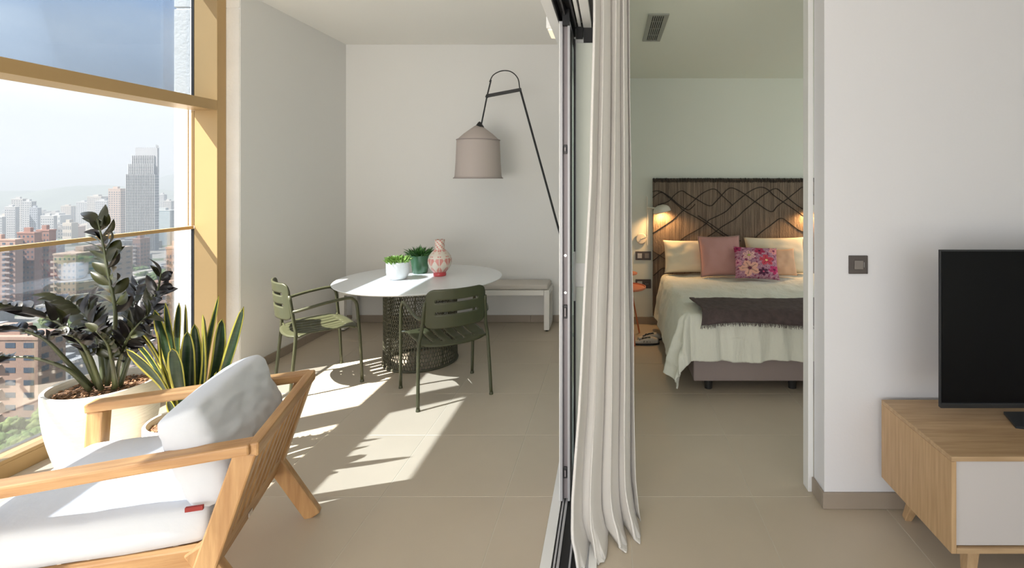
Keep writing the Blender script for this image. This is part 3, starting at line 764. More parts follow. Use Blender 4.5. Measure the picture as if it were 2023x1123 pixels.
# ------------------------------------------------------------------ TV cabinet, TV, switch
def cabinet():
    x0, x1, y0, y1, z0, z1 = 1.250, 2.95, 1.885, 2.375, .165, .522
    t = thing('media_cabinet', 'low oak media cabinet with warm white front and splayed legs', 'cabinet', ((x0+x1)/2, (y0+y1)/2, 0))
    w = (x1-x0)/2; d = (y1-y0)/2
    bm = NB(); bx(bm, -w, w, -d, d, z1-.018, z1, bev=.0015); ob('top_board', bm, M['oakx'], t)
    bm = NB(); bx(bm, -w, -w+.018, -d, d, z0, z1-.0185, bev=.0015); ob('side_panel', bm, M['oakz'], t)
    bm = NB(); bx(bm, w-.018, w, -d, d, z0, z1-.0185, bev=.0015); ob('side_panel', bm, M['oakz'], t)
    bm = NB(); bx(bm, -w+.0185, w-.0185, -d, d, z0, z0+.02, bev=.0015); ob('bottom_board', bm, M['oakx'], t)
    bm = NB(); bx(bm, -w+.0185, w-.0185, d-.01, d, z0+.02, z1-.019); ob('back_panel', bm, M['oakx'], t)
    for a, b in ((-w+.0215, -.30), (-.294, .294), (.30, w-.0215)):
        bm = NB(); bx(bm, a, b, -d+.010, -d+.028, z0+.024, z1-.0225, bev=.002); ob('door', bm, M['cabw'], t)
    for sx in (-1, 1):
        for sy in (-1, 1):
            bm = NB(); beam(bm, (sx*(w-.13), sy*(d-.09), z0+.004), (sx*(w-.09), sy*(d-.045), 0), .052, .052, up=(0, 1, 0), w2=.030, t2=.030, bev=.003)
            ob('leg', bm, M['oakz'], t)
cabinet()
def tv():
    Y = 2.13; x0 = P(1857, 0, Y).x; zb = P(0, 806, Y).z; zt = P(0, 494, Y).z; wd = 1.12
    t = thing('television', 'black flat-screen television standing on the oak cabinet', 'television', (x0+wd/2, Y, .5222))
    zb -= .5222; zt -= .5222; w = wd/2
    bm = NB(); bx(bm, -w, w, 0, .012, zb, zt, bev=.002); ob('housing', bm, M['tvb'], t)
    bm = NB(); bx(bm, -w+.006, w-.006, -.002, .001, zb+.022, zt-.006); ob('screen', bm, M['tvs'], t)
    bm = NB(); bx(bm, -w, w, -.006, .004, zb, zb+.02, bev=.002); ob('bottom_bezel', bm, M['tvb'], t)
    bm = NB(); bx(bm, -.03, .03, .008, .028, .01, zb+.03, bev=.003); ob('neck', bm, M['tvf'], t)
    bm = NB()
    vs = [(-.27, -.03), (-.12, -.075), (.12, -.075), (.27, -.03), (.22, .10), (-.22, .10)]
    lo = [bm.verts.new((x, y, 0)) for x, y in vs]; hi = [bm.verts.new((x, y, .010)) for x, y in vs]
    bm.faces.new(lo); bm.faces.new(hi)
    for i in range(6): bm.faces.new((lo[i], lo[(i+1) % 6], hi[(i+1) % 6], hi[i]))
    ob('foot', bm, M['tvf'], t)
    bm = NB(); bx(bm, -.3, .3, .012, .05, zb+.08, zt-.16, bev=.006); ob('rear_cover', bm, M['tvb'], t)
tv()
def switch():
    Y = 2.408; a = P(1676, 505, Y); b = P(1713, 541, Y); t = thing('light_switch', 'dark bronze square light switch on the pale wall left of the television', 'light switch', ((a.x+b.x)/2, Y, (a.z+b.z)/2))
    w = (b.x-a.x)/2; h = (a.z-b.z)/2
    bm = NB(); bx(bm, -w, w, -.009, 0, -h, h, bev=.002); ob('frame', bm, M['sw'], t)
    bm = NB(); bx(bm, -.021, .021, -.014, -.009, -.021, .021, bev=.002); ob('rocker', bm, M['swk'], t)
    bm = NB(); bx(bm, .025, .0265, -.0105, -.009, -.012, .012); ob('trim_line', bm, M['swl'], t)
switch()

# ------------------------------------------------------------------ bedroom
MX0, MX1, MY0, MY1, MZ = .575, 2.10, 3.73, 5.36, .565
def drape(s, t_, out=0.0, sag=0):
    """sheet coordinates -> draped point; s = X along the top, t_ = Y along the top (beyond the edges it falls)"""
    dx = 0; sx = 0
    if s < MX0: dx = MX0-s; sx = -1
    elif s > MX1: dx = s-MX1; sx = 1
    dy = max(0, MY0-t_)
    ex = min(max(s, MX0), MX1); ey = max(t_, MY0); r = .07
    d = math.hypot(dx, dy)
    dn = d; d = d if d < .46 or not (dx and dy) else .46+(d-.46)*.8
    nx, ny = (sx*dx/dn if d else 0, -dy/dn if d else 0)
    # rounded edge of radius r, then falling with a slight outward slope
    if d == 0: hx, dz = 0, 0
    elif d < r*PI/2: a = d/r; hx, dz = r*math.sin(a), r*(1-math.cos(a))
    else: q = d-r*PI/2; hx, dz = r+q*(.16 if dx and not dy else .10 if dy and not dx else .24), r+q*.97
    return Vector((ex+nx*hx+nx*out*min(1, d*9), ey+ny*hx+ny*out*min(1, d*9), MZ-dz+out*(1 if d < .05 else 0))), d
def bed():
    t = thing('double_bed', 'double bed with taupe upholstered base seen through the doorway', 'bed', ((MX0+MX1)/2, 4.55, 0))
    o = Vector(t.location)
    def l(x0, x1, y0, y1, z0, z1): return (x0-o.x, x1-o.x, y0-o.y, y1-o.y, z0, z1)
    bm = NB(); bx(bm, *l(MX0+.02, MX1-.02, 3.70, 5.38, .085, .31), bev=.012); ob('base', bm, M['bbase'], t)
    bm = NB(); bx(bm, *l(MX0+.03, MX1-.03, 3.74, 5.36, .312, MZ-.025), bev=.03); ob('mattress', bm, M['cream'], t)
    for x in (.72, 1.34, 1.95):
        for y in (3.80, 5.25):
            bm = NB(); lathe(bm, [(0, 0), (.028, 0), (.032, .086), (0, .086)], 16, x-o.x, y-o.y, 0); ob('leg', bm, M['dark'], t)
    return t
bed()
def duvet():
    bm = NB(); s0, s1, t0, t1 = MX0-.475, MX1+.475, MY0-.37, 5.30
    nu, nv = 300, 170
    def fn(u, v):
        s = s0+(s1-s0)*u; t_ = t0+(t1-t0)*v
        cor = max(0, (MX0-s))*max(0, (MY0-t_))*1.0
        p, d = drape(s, t_)
        dx = max(0, MX0-s, s-MX1); dy = max(0, MY0-t_)
        n = noise.noise(Vector((s*5, t_*5, 1)))*.014+noise.noise(Vector((s*14, t_*11, 7)))*.005
        fold = 0
        if dy > 0: fold = (.012*math.sin(s*38+2.5*noise.noise(Vector((s*3, 0, 4))))+.010*noise.noise(Vector((s*26, t_*3, 2)))+.0035*noise.noise(Vector((s*95, t_*9, 6))))*min(1, dy*6)
        if dx > 0: fold += (.010*math.sin(t_*17+1))*min(1, dx*5)
        if dx > 0 and dy > 0:
            an = math.atan2(dy, dx); fold += .035*math.sin(an*7+.6)*min(1, d*4)
            k = Vector((-.5*dx/d, -.5*dy/d, 0))*fold
        k = Vector((0, 0, 0))
        if d > 0:
            nx = (-1 if s < MX0 else 1)*dx/d; ny = -dy/d; k = Vector((nx, ny, 0))*(fold+n)
        wz = n*(1 if d < .1 else .3)
        hem = .02*noise.noise(Vector((s*4, t_*4, 9)))
        q = p+k+Vector((0, 0, wz+(hem if dy > .2 else 0)+.006))
        q.z = max(q.z, .012)
        return q
    V = grid(bm, nu, nv, fn)
    o = ob('duvet', bm, M['duvet'], smooth=True); s = o.modifiers.new('s', 'SOLIDIFY'); s.thickness = .012; s.offset = -1
    prop(o, 'cream crinkled linen duvet cover falling over the foot of the bed', 'duvet')
duvet()
def throw():
    bm = NB(); s0, s1 = .635, 2.02
    def fn(u, v):
        s = s0+(s1-s0)*u+.02*math.sin(v*5)*(1-u); t0 = 3.615+.05*math.sin(u*3.5)*u+.02*math.sin(u*9); t_ = t0+(4.04-t0+.01*math.sin(u*11))*v
        p, d = drape(s, t_, .022)
        n = noise.noise(Vector((s*7, t_*7, 3)))*.006+noise.noise(Vector((s*25, t_*20, 3)))*.003
        edge = .014*(1 if u > .03 else .3)
        return p+Vector((0, -.018 if d > .03 else 0, .016+n+(.006 if u < .03 else 0)))
    grid(bm, 120, 24, fn)
    t = thing('bed_throw', 'dark aubergine fringed throw laid across the foot of the bed', 'throw', (1.32, 3.85, MZ))
    c = Vector(t.location)
    bmesh.ops.translate(bm, verts=bm.verts[:], vec=-c)
    o = ob('cloth', bm, M['throw'], t, smooth=True); s = o.modifiers.new('s', 'SOLIDIFY'); s.thickness = .007; s.offset = 1
    bm = NB(); rnd = random.Random(3)
    for k in range(330):
        u = k/329; p = fn(u, 0)-c; d = Vector((rnd.uniform(-.5, .5), -.25, -1)).normalized()*rnd.uniform(.012, .03)
        tube(bm, [p, p+d*.5+Vector((rnd.uniform(-.003, .003), -.004, 0)), p+d], .0016, 3, cap=False)
    ob('fringe', bm, M['throw'], t, kind='stuff')
throw()

def pillow(name, label, w, h, d, loc, rot, m, pipe=None, colfn=None, seed=0, cat='pillow', group=None):
    bm = NB(); n = 30
    for side in (1, -1):
        def fn(u, v, side=side):
            a, b = 2*u-1, 2*v-1
            e = max(0, (1-a**2))**.5*max(0, (1-b**2))**.5; e = e**.75
            pin = 1-.06*(1-abs(a)**3)*abs(b)**2; pin2 = 1-.06*(1-abs(b)**3)*abs(a)**2
            nz = noise.noise(Vector((a*2.5+seed, b*2.5, side)))*.012*e
            return (a*w/2*pin2, side*(d/2*e)+nz, (b*pin+1)*h/2)
        grid(bm, n, n, fn)
    bmesh.ops.remove_doubles(bm, verts=bm.verts[:], dist=1e-5)
    t = thing(name, label, cat, loc, 0, group); t.rotation_euler = rot
    o = ob('cover', bm, m, t, smooth=True)
    if colfn:
        ca = o.data.color_attributes.new('print', 'FLOAT_COLOR', 'POINT')
        for i, v in enumerate(o.data.vertices): ca.data[i].color = (*colfn(v.co.x/w*2, v.co.z/h*2-1), 1)
    if pipe:
        bm = NB(); pts = []
        for k in range(81):
            q = (k/80)*4; i = int(q) % 4; f = q-int(q)
            a, b = ((-1+2*f, -1), (1, -1+2*f), (1-2*f, 1), (-1, 1-2*f))[i]
            pin = 1-.06*(1-abs(a)**3)*abs(b)**2; pin2 = 1-.06*(1-abs(b)**3)*abs(a)**2
            pts.append((a*w/2*pin2, 0, (b*pin+1)*h/2))
        tube(bm, pts, .006, 6, cap=False); ob('piping', bm, pipe, t, smooth=True)
    return t
def printmat():
    m = mat('flower_print', (.5, .2, .3), .85); nt = m.node_tree
    a = nt.nodes.new('ShaderNodeVertexColor'); a.layer_name = 'print'; nt.links.new(a.outputs[0], nt.nodes['Principled BSDF'].inputs['Base Color']); return m
fr = random.Random(5)
FL = [(-.35, -.42, .46, (.80, .42, .33), (.12, .02, .05), 5), (.42, .1, .34, (.62, .06, .10), (.9, .6, .3), 5), (-.35, .35, .30, (.80, .45, .42), (.5, .5, .1), 6),
      (.15, .68, .25, (.45, .03, .10), (.1, .0, .05), 5), (.75, -.45, .26, (.55, .04, .16), (.15, 0, .05), 5), (.25, -.6, .24, (.10, .02, .06), (.6, .1, .2), 6), (.8, .72, .24, (.8, .3, .3), (.2, 0, .1), 5),
      (-.85, .78, .22, (.40, .03, .12), (.1, 0, .04), 5), (-.85, -.1, .2, (.75, .3, .4), (.3, 0, .1), 5)]
def floral(a, b):
    c = (.42, .20, .28)
    n2 = noise.noise(Vector((a*22, b*22, 8)))
    if n2 > .42: c = (.16, .03, .06)
    elif n2 < -.45: c = (.60, .38, .36)
    n = noise.noise(Vector((a*9, b*9, 2)))
    if n > .34: c = (.26, .03, .09)
    elif n < -.33: c = (.62, .30, .38)
    for x, y, r, pc, cc, k in FL:
        d = math.hypot(a-x, b-y); an = math.atan2(b-y, a-x); rr = r*(.45+.55*abs(math.cos(an*k/2+x*5))**.6)*(1+.15*noise.noise(Vector((a*14, b*14, 5))))
        if d < rr:
            f = d/rr; c = tuple(pc[i]*(1-.35*(f < .35)) for i in range(3))
            if d < r*.2: c = cc
            elif abs(math.cos(an*k/2+x*5)) > .985 and f < .8: c = tuple(v*.4 for v in pc)
    return c
lean = math.radians(-18)
BZ = MZ+.028
pillow('bed_pillow', 'cream pillow at the left end of the bed, against the woven headboard', .50, .34, .15, (.79, 5.20, BZ), (lean, 0, math.radians(2)), M['cream'], seed=1)
pillow('bed_pillow', 'cream pillow at the right end of the bed, behind the small peach cushion', .62, .37, .16, (1.68, 5.20, BZ), (lean, 0, 0), M['cream'], seed=2)
pillow('scatter_cushion', 'dusty pink square cushion with taupe piping left of the floral one', .42, .40, .14, (1.09, 5.03, BZ), (lean, math.radians(-1), math.radians(3)), M['pink'], M['pinkp'], seed=3, cat='cushion')
pillow('scatter_cushion', 'small plain peach cushion right of the floral cushion', .33, .27, .11, (1.66, 5.02, BZ), (lean, math.radians(-2), 0), M['peach'], seed=4, cat='cushion')
pm = printmat()
def dense(t):
    pass
fp = pillow('scatter_cushion', 'pink floral printed cushion at the front of the pillows', .42, .33, .12, (1.385, 4.86, BZ), (math.radians(-30), math.radians(2), math.radians(-4)), pm, seed=6, cat='cushion')
def redo_floral():
    o = fp.children[0]; me = o.data; bm = bmesh.new(); bm.from_mesh(me); bmesh.ops.subdivide_edges(bm, edges=bm.edges[:], cuts=2, use_grid_fill=True)
    for f in bm.faces: f.smooth = True
    bm.to_mesh(me); bm.free()
    ca = me.color_attributes.new('print', 'FLOAT_COLOR', 'POINT')
    for i, v in enumerate(me.vertices): ca.data[i].color = (*floral(v.co.x/.42*2, v.co.z/.33*2-1), 1)
redo_floral()

def headboard():
    X0, X1, Z0, Z1, Y = .442, 2.20, .10, 1.545, 5.452
    t = thing('woven_headboard', 'grey-brown woven wool hanging with black cord lines behind the bed', 'headboard', ((X0+X1)/2, Y, Z0)); o = Vector(t.location)
    bm = NB()
    def fn(u, v):
        x = X0+(X1-X0)*u; z = Z0+(Z1-Z0)*v
        return (x-o.x, -.012+.003*noise.noise(Vector((x*8, z*2, 0)))+.0015*math.sin(x*210), z-o.z)
    grid(bm, 160, 20, fn); q = ob('woven_panel', bm, M['rug'], t, smooth=True); s = q.modifiers.new('s', 'SOLIDIFY'); s.thickness = .02; s.offset = -1
    lines = [[(228,190),(260,182),(300,192),(360,230),(430,290),(495,328),(530,310),(552,284)],
      [(228,235),(290,195),(330,215),(400,275),(470,335),(560,385),(650,440),(720,495),(820,555)],
      [(228,508),(300,460),(380,405),(460,335),(530,270),(590,215),(650,180),(705,170),(760,220),(835,290)],
      [(270,290),(350,262),(395,215),(450,182),(500,210),(570,250),(665,298),(720,255),(790,180),(830,160),(880,178),(940,215),(1010,265),(1130,342),(1180,300),(1260,240),(1330,185),(1375,155),(1425,185),(1520,260),(1600,200),(1660,170)],
      [(415,585),(480,530),(580,475),(640,430),(660,405),(780,345),(840,290),(930,215),(1000,170),(1060,155),(1110,175),(1150,215),(1220,265),(1300,320),(1380,375),(1430,390),(1540,330),(1660,260)],
      [(620,550),(700,500),(760,455),(860,395),(930,330),(1010,265),(1090,205),(1165,165),(1220,200),(1270,245),(1340,300),(1400,335),(1440,330),(1550,400)],
      [(575,372),(640,415),(720,470),(800,525),(900,565)],
      [(980,575),(1050,505),(1130,445),(1205,392),(1260,420),(1340,480),(1425,525),(1345,605)],
      [(228,640),(290,680),(345,715)], [(230,718),(320,645)], [(235,830),(310,770),(345,800)], [(1380,755),(1440,705),(1560,620)]]
    for ln in lines:
        bm = NB(); pts = [P(1230+x/3.872, 330+y/3.872, 5.435)-o for x, y in ln]; pts = [Vector((p.x, -.036, p.z)) for p in pts]
        tube(bm, smoothpts(pts, 4), .0042, 6); ob('cord', bm, M['cord'], t, smooth=True)
    bm = NB(); rnd = random.Random(2); n = 105
    for k in range(n):
        x = X0+(X1-X0)*(k+.5)/n-o.x; z = Z1-o.z+rnd.uniform(-.004, .004)
        tube(bm, [(x, -.030, z-.034), (x, -.040, z-.014), (x+rnd.uniform(-.003, .003), -.022, z+.008)], [.0045, .0062, .004], 5)
    ob('knotted_edge', bm, M['cord'], t, kind='stuff')
    bm = NB(); tube(bm, [(X0-o.x, -.012, Z1-o.z), (X1-o.x, -.012, Z1-o.z)], .007, 8); ob('hanging_rod', bm, M['cord'], t)
headboard()

def sconce(bx_px, side, label):
    Y = 5.46; b = P(1267, 472, Y); bxx = b.x if side < 0 else 2.75
    t = thing('wall_sconce', label, 'wall lamp', (bxx, 5.478, b.z), 0, 'bedside wall lamps')
    m = M['lampw']; k = 1 if side < 0 else -1
    bm = NB(); lathe(bm, [(0, 0), (.058, 0), (.058, .014), (.05, .022), (0, .024)], 32); bmesh.ops.rotate(bm, verts=bm.verts[:], matrix=Matrix.Rotation(PI/2, 3, 'X')); ob('wall_plate', bm, m, t, smooth=True, auto=.6)
    x1 = k*.058; zt = P(0, 398, Y).z-b.z
    bm = NB(); tube(bm, [(0, -.02, 0), (0, -.07, .0), (k*.04, -.085, .02), (x1, -.085, .03)], .006, 8); ob('cross_arm', bm, M['lampw'], t)
    bm = NB(); tube(bm, [(x1, -.085, -.06), (x1, -.085, zt+.055)], .0055, 8); ob('upright_tube', bm, m, t)
    hz = P(0, 413, Y).z-b.z
    bm = NB(); tube(bm, [(x1, -.085, hz+.02), (x1+k*.05, -.10, hz+.015), (x1+k*.085, -.12, hz+.01)], .010, 8); ob('head_arm', bm, m, t)
    hc = Vector((x1+k*.145, -.15, hz-.005))
    bm = NB(); prof = [(0, .055), (.03, .053), (.06, .042), (.082, .022), (.092, -.005), (.093, -.022), (.086, -.02), (.07, .012), (.03, .036), (0, .04)]
    lathe(bm, prof, 32); bmesh.ops.rotate(bm, verts=bm.verts[:], matrix=Matrix.Rotation(math.radians(-14*k), 3, 'Y')); bmesh.ops.translate(bm, verts=bm.verts[:], vec=hc)
    ob('lamp_shade', bm, m, t, smooth=True)
    bm = NB(); bmesh.ops.create_uvsphere(bm, u_segments=12, v_segments=8, radius=.018); bmesh.ops.translate(bm, verts=bm.verts[:], vec=hc+Vector((0, 0, .006))); ob('bulb', bm, M['bulb'], t)
    l = bpy.data.lights.new('sconce_light', 'SPOT'); l.energy = 10; l.color = (1, .55, .22); l.spot_size = math.radians(150); l.spot_blend = .6; l.shadow_soft_size = .03
    lo = bpy.data.objects.new('sconce_light', l); COL.objects.link(lo); lo.parent = t; lo.location = hc+Vector((0, .02, -.03))
    lo.rotation_euler = (Vector((k*.10, .25, -1))).to_track_quat('-Z', 'Y').to_euler()
    return t
sconce(1267, -1, 'cream enamel wall lamp, lit, left of the bed')
sconce(1640, 1, 'cream enamel wall lamp, lit, at the right edge of the bed')
for o in [x for x in COL.objects if x.name.startswith('wall_sconce') and x.location.x > 2]:
    o.location.x = P(1596, 0, 5.46).x+.145+.058-.0

def plate(name, label, cat, px0, px1, py0, py1, kind):
    Y = 5.478; a = P(px0, py0, Y); b = P(px1, py1, Y); t = thing(name, label, cat, ((a.x+b.x)/2, Y, (a.z+b.z)/2)); w = (b.x-a.x)/2; h = (a.z-b.z)/2
    bm = NB(); bx(bm, -w, w, -.009, 0, -h, h, bev=.002); ob('frame', bm, M['sw'], t)
    for s in (-1, 1):
        c = s*w*.46
        if kind == 'sw': bm = NB(); bx(bm, c-.024, c+.024, -.013, -.009, -.026, .026, bev=.002); ob('rocker', bm, M['swl'] if s < 0 else M['swk'], t)
        else:
            bm = NB(); bx(bm, c-.026, c+.026, -.012, -.009, -.028, .028, bev=.002); q = ob('socket_insert', bm, M['swl'] if s < 0 else M['sw'], t)
            for dx in (-.010, .010):
                bm = NB(); lathe(bm, [(0, 0), (.0035, 0), (.0035, .002), (0, .002)], 10); bmesh.ops.rotate(bm, verts=bm.verts[:], matrix=Matrix.Rotation(PI/2, 3, 'X')); bmesh.ops.translate(bm, verts=bm.verts[:], vec=(c+dx, -.012, 0)); ob('pin_hole', bm, M['black'] if s < 0 else M['swl'], q)
plate('light_switch', 'double bronze light switch under the bedside wall lamp', 'light switch', 1255.5, 1286, 497, 514, 'sw')
plate('wall_socket', 'double bronze wall socket above the bedside table', 'socket', 1255.5, 1286, 552, 570, 'so')
def bedside():
    t = thing('bedside_table', 'round terracotta metal bedside table left of the bed', 'side table', (.145, 4.95, 0))
    bm = NB(); lathe(bm, [(0, .492), (.185, .492), (.192, .498), (.192, .512), (.186, .512), (.184, .502), (0, .502)], 40); ob('tabletop', bm, M['orange'], t, smooth=True, auto=.6)
    bm = NB(); lathe(bm, [(0, .622), (.11, .622), (.113, .628), (.11, .634), (0, .634)], 32, .0, .05); ob('upper_tray', bm, M['orange'], t, smooth=True, auto=.6)
    bm = NB(); tube(bm, [(0, .05, .5), (0, .05, .625)], .008, 8); ob('tray_post', bm, M['orange'], t)
    for a in (.95, PI*.95, PI*1.6):
        bm = NB(); tube(bm, [(.08*math.cos(a), .08*math.sin(a), .495), (.24*math.cos(a), .24*math.sin(a), 0.005)], .008, 8); ob('leg', bm, M['orange'], t)
    o = t
bedside()
def shoe(loc, rz, label):
    t = thing('flat_shoe', label, 'shoe', loc, rz, 'shoes beside the bed')
    def out(a, w=1):  # foot outline
        x = math.cos(a)*.125; wy = .043-.010*math.cos(a+.3)*-1; return x, math.sin(a)*(.036+.009*math.cos(a))*w
    bm = NB(); n = 28
    lo = [bm.verts.new((*out(2*PI*k/n), 0)) for k in range(n)]; hi = [bm.verts.new((*out(2*PI*k/n), .018)) for k in range(n)]
    bm.faces.new(lo); bm.faces.new(hi)
    for k in range(n): bm.faces.new((lo[k], lo[(k+1) % n], hi[(k+1) % n], hi[k]))
    ob('sole', bm, M['dark'], t)
    bm = NB()
    def fn(u, v):
        a = -PI/2*1.0+(v)*PI; top = .05 if u > .45 else .035
        x = -.12+.24*u; w = (.036+.009*(2*u-1))*math.sqrt(max(0, 1-(2*u-1)**6)); h = (.022+.035*math.sin(PI*min(1, (1-u)*1.1+.05)))
        return (x, math.sin(a)*w, .018+max(0, math.cos(a))**.6*h)
    V = [[bm.verts.new(fn(i/20, j/12)) for j in range(13)] for i in range(21)]
    for i in range(20):
        for j in range(12):
            if 3 < i < 13 and 3 <= j < 9: continue
            bm.faces.new((V[i][j], V[i+1][j], V[i+1][j+1], V[i][j+1]))
    o = ob('upper', bm, mat('shoe_canvas', (.62, .58, .52), .8), t, smooth=True); s = o.modifiers.new('s', 'SOLIDIFY'); s.thickness = .003
    for x in (-.03, .0, .03):
        bm = NB(); tube(bm, smoothpts([(x, -.038, .03), (x+.01, -.015, .058), (x-.005, .015, .058), (x, .038, .03)], 4), .0035, 6); ob('strap', bm, M['dark'], t, smooth=True)
shoe((.33, 4.80, 0), .1, 'white canvas shoe with black straps, nearer one beside the bed')
shoe((.37, 4.92, 0), .25, 'white canvas shoe with black straps, the one behind by the bed')

def vent():
    x0, x1, y0, y1 = .245, .380, 3.34, 3.99; t = thing('ceiling_vent', 'long grey slatted air vent in the bedroom ceiling', 'vent', ((x0+x1)/2, (y0+y1)/2, 2.62)); w = (x1-x0)/2; d = (y1-y0)/2
    m = mat('vent_grey', (.33, .34, .30), .5, metal=.2)
    bm = NB()
    for b in ((-w, -w+.024, -d, d), (w-.024, w, -d, d), (-w+.024, w-.024, -d, -d+.03), (-w+.024, w-.024, d-.03, d)): bx(bm, b[0], b[1], b[2], b[3], -.008, -.0005)
    ob('frame', bm, m, t)
    bm = NB(); bx(bm, -w+.02, w-.02, -d+.02, d-.02, -.0012, -.0005); ob('duct_backing', bm, M['black'], t)
    n = 7
    for k in range(n):
        x = -w+.027+(2*w-.054)*k/(n-1)
        bm = NB(); bx(bm, x-.0028, x+.0028, -d+.03, d-.03, -.0075, -.0015); ob('slat', bm, m, t)
    for y in (-d*.5, 0, d*.5):
        bm = NB(); bx(bm, -w+.024, w-.024, y-.002, y+.002, -.004, -.0015); ob('cross_bar', bm, m, t)
vent()

#CITY
# ------------------------------------------------------------------ the city outside
def gz(y): return -75 if y < 500 else -75-75*min(1, (y-500)/2000)
def ground():
    bm = NB(); ysn = [60, 90, 120, 150, 180, 220, 260, 300, 350, 400, 500, 600, 800, 1000, 1400, 1900, 2500, 3400]
    V = []
    for y in ysn: V.append([bm.verts.new((-y*1.9-60+(y*1.9+60+200)*k/24, y, gz(y)+(.4*noise.noise(Vector((k, y*.02, 0)))))) for k in range(25)])
    for i in range(len(V)-1):
        for k in range(24): bm.faces.new((V[i][k], V[i][k+1], V[i+1][k+1], V[i+1][k]))
    o = ob('ground', bm, mat('city_ground', (.19, .175, .15), .95, var=.65, vscale=.025, col2=(.06, .08, .035), detail=8, vr=(.42, .52)), smooth=True); o['kind'] = 'structure'
ground()
def hills(name, label, pts, Y, depth, col, grp=None):
    bm = NB(); n = 90; m = 8
    xs_ = [p[0] for p in pts]
    def top(px):
        for (a, ya), (b, yb) in zip(pts[:-1], pts[1:]):
            if a <= px <= b: t = (px-a)/(b-a); t = t*t*(3-2*t); return ya+(yb-ya)*t
        return pts[-1][1]
    def fn(u, v):
        px = xs_[0]+(xs_[-1]-xs_[0])*u; p = P(px, top(px)+1.2*noise.noise(Vector((px*.09, 0, 0))), Y)
        zt = p.z; zb = gz(Y)-20; w = math.sin(v*PI)
        rg = 1+.18*noise.noise(Vector((px*.03, v*4, 3)))*(1-w*w)
        return (p.x, Y+depth*(v-.5), zb+(zt-zb)*w*rg)
    grid(bm, n, 14, fn)
    o = ob(name, bm, mat('hill_scrub', col, .95, var=.35, vscale=.01, detail=8), smooth=True); prop(o, label, 'hill')
hills('hill', 'long wooded ridge closing the view behind the town, left of the tall tower', [(-700, 372), (-300, 366), (-60, 380), (0, 377), (45, 377), (85, 380), (120, 372), (160, 367), (200, 366), (245, 368), (290, 372), (330, 378), (400, 380), (600, 375)], 2300, 700, (.07, .09, .06))
hills('hill', 'farther mountain slope rising to the right of the tall tower', [(240, 385), (300, 366), (320, 356), (345, 345), (372, 336), (420, 330), (520, 345)], 3300, 600, (.07, .09, .07))

CM = {}
def cm(c, r=.8):
    c = tuple(x*(.42+.22*(1-min(1, min(c)/.6))) for x in c); k = (c, r)
    if k not in CM: CM[k] = mat('facade', c, r, var=.12, vscale=.15)
    return CM[k]
WIN = mat('far_window', (.05, .065, .085), .25); WINL = mat('pale_shutter', (.55, .53, .50), .6)
def tower(name, label, px0, pxm, px1, ytop, Y, col, nfl, ncol, side=None, nside=3, wfrac=(.5, .5), slab=None, ribs=0, roof=True, nw=None, wm=None, each=False, group=None, colside=None):
    X0 = (px0-CX)/F*Y; X1 = (pxm-CX)/F*Y; Y1 = X1*F/(px1-CX); zt = H-(ytop-CY)/F*Y; zb = gz(Y)-3
    D = max(4, Y1-Y); w = X1-X0; h = zt-zb
    t = thing(name, label, 'building', ((X0+X1)/2, Y, zb), 0, group)
    bm = NB(); bx(bm, -w/2, w/2, 0, D, 0, h); ob('body', bm, cm(col), t)
    fh = 3.1 if not nfl else h/nfl
    nfl = nfl or max(2, int(h/3.1))
    wm = wm or WIN
    def emit(bmf, boxes):
        for b in boxes: bx(bmf, *b)
    fr_, sd_ = [], []
    for i in range(nfl):
        z0 = i*fh+fh*(1-wfrac[1])*.6; z1 = z0+fh*wfrac[1]
        if z1 > h-.3: continue
        for k in range(ncol):
            c = -w/2+w*(k+.5)/ncol; ww = w/ncol*wfrac[0]/2
            fr_.append((c-ww, c+ww, -.06, .02, z0, z1))
        for k in range(nside):
            c = D*(k+.5)/nside; ww = D/nside*.5*.5
            sd_.append((w/2-.02, w/2+.06, c-ww, c+ww, z0, z1))
    if each:
        me = None
        for b in fr_:
            if b[5] < h-28: continue
            bm = NB(); bx(bm, b[0], b[1], b[2]-.0, b[3], b[4], b[5]); ob('window', bm, wm, t)
    elif fr_:
        bm = NB(); emit(bm, fr_); ob('windows', bm, wm, t, kind='stuff')
    if sd_ and D > 5: bm = NB(); emit(bm, sd_); ob('side_windows', bm, WIN, t, kind='stuff')
    if slab:
        n, a, b, c2 = slab     # balcony columns: fractions a..b of the facade
        bm = NB()
        for i in range(1, nfl):
            for q in range(n):
                s = -w/2+w*(a+(b-a)*q/n); e = s+w*(b-a)/n*.72
                bx(bm, s, e, -1.3, 0, i*fh-.12, i*fh+.10); bx(bm, s, e, -1.32, -1.22, i*fh+.1, i*fh+1.0)
        ob('balconies', bm, cm(c2), t, kind='stuff')
    if ribs:
        bm = NB()
        for k in range(ribs+1):
            c = -w/2+w*k/ribs; bx(bm, c-w*.09/ribs, c+w*.09/ribs, -.9, 0, 0, h+.5)
        ob('facade_ribs', bm, cm((.80, .80, .80)), t, kind='stuff')
    if roof:
        bm = NB(); bx(bm, -w/2-.2, w/2+.2, -.2, D+.2, h, h+.9); ob('roof_edge', bm, cm(tuple(min(.85, c*1.25) for c in col)), t)
        bm = NB(); bx(bm, -w*.22, w*.15, D*.25, D*.7, h+.9, h+3.6); ob('roof_hut', bm, cm(tuple(min(.85, c*1.15) for c in col)), t)
    return t, w, D, h
BR = (.30, .145, .105); BG = (.46, .33, .235); WH = (.62, .62, .62); CR = (.60, .52, .44); BL = (.30, .36, .42)
